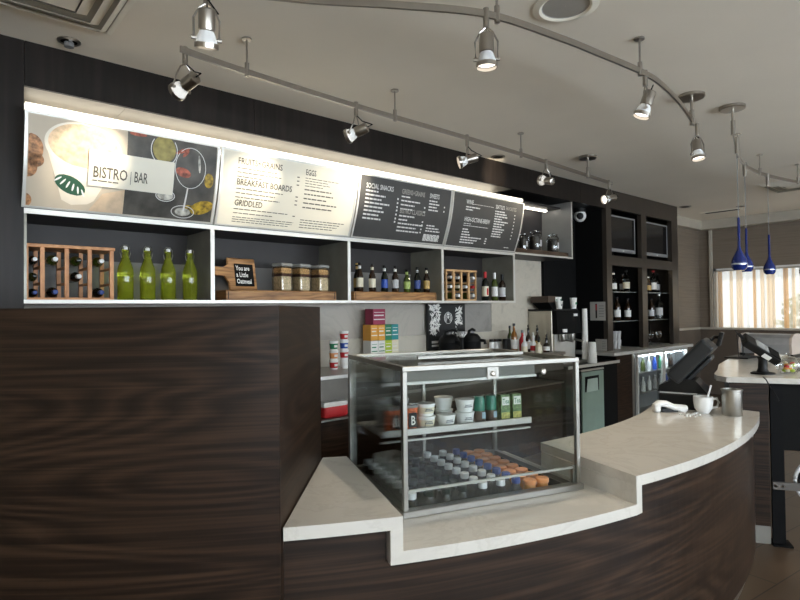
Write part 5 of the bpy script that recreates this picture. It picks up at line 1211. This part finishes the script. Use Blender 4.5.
HEADS1 = [(185, 52, (0.78, 3.66, 2.5), 'by the pillar, first along the wall shelf', 21), (356, 106, (1.80, 3.64, 2.5), 'second along the wall shelf track', 20), (467, 138, (2.52, 3.64, 2.48), 'third along the wall shelf track', 23), (546, 162, (4.55, 3.75, 2.98), 'fourth along the wall shelf track', 22), (609, 182.5, (4.4, 3.65, 2.45), 'fifth, at the right end of the wall shelf track', 10)]
for px, py, tgt, d, e in HEADS1:
    x, y = xy(px, py)
    head(px, py, Vector(tgt)-Vector((x, y, ZR_-0.175)), 'nickel track spotlight '+d, energy=e)
head(0, 0, (0.1, 0.3, -1), 'nickel track spotlight at the upper left, nearest the viewer', xyp=(0.925, 2.28), energy=14, size=1.4)
head(486, 14, (0.02, 0.02, -1), 'nickel track spotlight hanging above the display case', energy=16, size=1.5)
head(645, 75, (-0.25, 0.3, -1), 'nickel track spotlight near the far bend of the curved track', energy=16, size=1.5)
head(697, 127, (-0.1, -0.15, -1), 'nickel track spotlight at the end of the curved track', energy=16, size=1.5)
# blue pendants
def pendant(px, py_rail, py_top, py_bot, d, xyp=None):
    x, y = xyp or xy(px, py_rail)
    r = Vector((x, y, 0)).length
    def zz(pyy):
        q = Fv + Rv*((px-400)/FPX) - Uv*((pyy-300)/FPX); return EYE+q.z*(r/math.hypot(q.x, q.y))
    zt_, zb_ = zz(py_top), zz(py_bot)
    o = thing('pendant_lamp', d, 'pendant lamp', (x, y, zb_), 0, 'cobalt blue pendants')
    h = zt_-zb_; R_ = 0.058*h/0.42
    MB().lathe([(R_*0.62, 0.0), (R_*0.92, h*0.05), (R_, h*0.12), (R_*0.93, h*0.2), (R_*0.6, h*0.3), (R_*0.3, h*0.38), (R_*0.2, h*0.46), (R_*0.17, h*0.98), (R_*0.08, h)], seg=26).build('shade', BLUEG, o, True)
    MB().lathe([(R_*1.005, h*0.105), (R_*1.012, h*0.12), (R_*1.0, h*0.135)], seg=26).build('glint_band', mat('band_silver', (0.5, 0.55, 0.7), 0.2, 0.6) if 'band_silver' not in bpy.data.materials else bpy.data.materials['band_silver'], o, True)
    MB().lathe([(0.003, h), (0.003, ZR_-0.03-zb_)], seg=8).build('cord', GREY, o)
    MB().lathe([(0.016, ZR_-0.11-zb_), (0.018, ZR_-0.03-zb_), (0.018, ZR_+0.02-zb_)]).build('connector', CHROME, o, True)
pendant(736.7, 140, 217.5, 270.5, 'cobalt blue drop pendant, nearest and leftmost of the group')
pendant(744.5, 165, 228, 272, 'cobalt blue drop pendant half behind the nearest one')
pendant(767.5, 175.5, 234.5, 274.5, 'cobalt blue drop pendant hanging in front of the curtained window')
pendant(803, 183, 240, 276, 'cobalt blue drop pendant at the right edge of view')
# downlights, diffusers, speaker
def ring_light(px, py, r, name, label, cat, m1, m2, tilt=False):
    x, y = xy(px, py, ZC); o = thing(name, label, cat, (x, y, ZC))
    MB().lathe([(r*0.72, -0.004), (r*0.8, -0.012), (r, -0.006), (r, -0.0005)], seg=28, cap=False).build('trim_ring', m1, o, True)
    MB().lathe([(r*0.72, -0.004), (r*0.7, -0.0012), (r*0.01, -0.001)], seg=28, cap=False).build('lens', m2, o, True)
    return o
o = ring_light(69, 41, 0.06, 'downlight', 'dark recessed downlight in the ceiling above the pillar', 'downlight', CHROME, BLACKM)
MB().box(-0.008, 0.008, -0.05, 0.05, -0.02, -0.006).lathe([(0.025, -0.035), (0.025, -0.01)]).build('lamp', GREY, o)
ring_light(498, 156.5, 0.07, 'downlight', 'small recessed downlight above the wall shelf middle', 'downlight', CHROME, BLACKM)
ring_light(741, 206, 0.07, 'downlight', 'recessed downlight beyond the blue pendants', 'downlight', CHROME, BLACKM)
ring_light(685, 206.5, 0.09, 'downlight', 'small dark recessed downlight right of the cabinet', 'downlight', CHROME, BLACKM)
ring_light(565.5, 6, 0.165, 'ceiling_speaker', 'round white ceiling speaker above the curved track', 'speaker', CEILW, mat('speaker_grille', (0.38, 0.36, 0.32), 0.7))
def sq_diffuser(x0, x1, y0, y1, label):
    o = thing('air_diffuser', label, 'vent', ((x0+x1)/2, (y0+y1)/2, ZC)); a, b = (x1-x0)/2, (y1-y0)/2
    def frame(k0, k1, z0, z1, nm, m):
        mb = MB(); o0 = [(-a*k0, -b*k0, z0), (a*k0, -b*k0, z0), (a*k0, b*k0, z0), (-a*k0, b*k0, z0)]; o1 = [(-a*k1, -b*k1, z1), (a*k1, -b*k1, z1), (a*k1, b*k1, z1), (-a*k1, b*k1, z1)]
        for k in range(4): mb.face([o0[k], o0[(k+1) % 4], o1[(k+1) % 4], o1[k]])
        mb.build(nm, m, o)
    frame(1.0, 0.9, -0.002, -0.006, 'outer_frame', CEILW); frame(0.89, 0.76, -0.001, -0.03, 'vane', CEILW); frame(0.73, 0.55, -0.001, -0.035, 'vane', CEILW); frame(0.5, 0.3, -0.001, -0.035, 'vane', CEILW); frame(0.28, 0.0, -0.03, -0.03, 'centre_plate', CEILW)
    frame(0.9, 0.0, -0.0008, -0.0008, 'throat', mat('throat_dark', (0.42, 0.39, 0.33), 0.8) if 'throat_dark' not in bpy.data.materials else bpy.data.materials['throat_dark'])
sq_diffuser(0.22, 0.83, 2.77, 3.385, 'square white air diffuser in the ceiling at the upper left')
sq_diffuser(8.1, 8.9, 1.75, 2.45, 'square air diffuser in the ceiling behind the pendants')
x, y = xy(722, 211, ZC); o = thing('exit_vent', 'narrow slot vent in the ceiling beyond the cabinet', 'vent', (x, y, ZC)); MB().box(-0.1, 0.1, -0.3, 0.3, -0.008, -0.0005).build('frame', CEILW, o); MB().box(-0.05, 0.05, -0.25, 0.25, -0.0095, -0.0085).build('slot', BLACKM, o)

# ------------------------------------------------------------------ daylight and exposure
wd = bpy.data.worlds.new('sky'); SC.world = wd; wd.use_nodes = True
n = wd.node_tree.nodes; bg = n['Background']
bg.inputs['Color'].default_value = (0.85, 0.92, 1.0, 1); bg.inputs['Strength'].default_value = 0.7
su = bpy.data.lights.new('sun', 'SUN'); su.energy = 1.5; su.angle = 0.02; so_ = bpy.data.objects.new('sun', su); COL.objects.link(so_)
so_.rotation_euler = (math.radians(55), 0, math.radians(120))
SC.view_settings.view_transform = 'Standard'; SC.view_settings.look = 'None'; SC.view_settings.gamma = 1.0
SC.view_settings.use_curve_mapping = False; SC.view_settings.exposure = 1.2
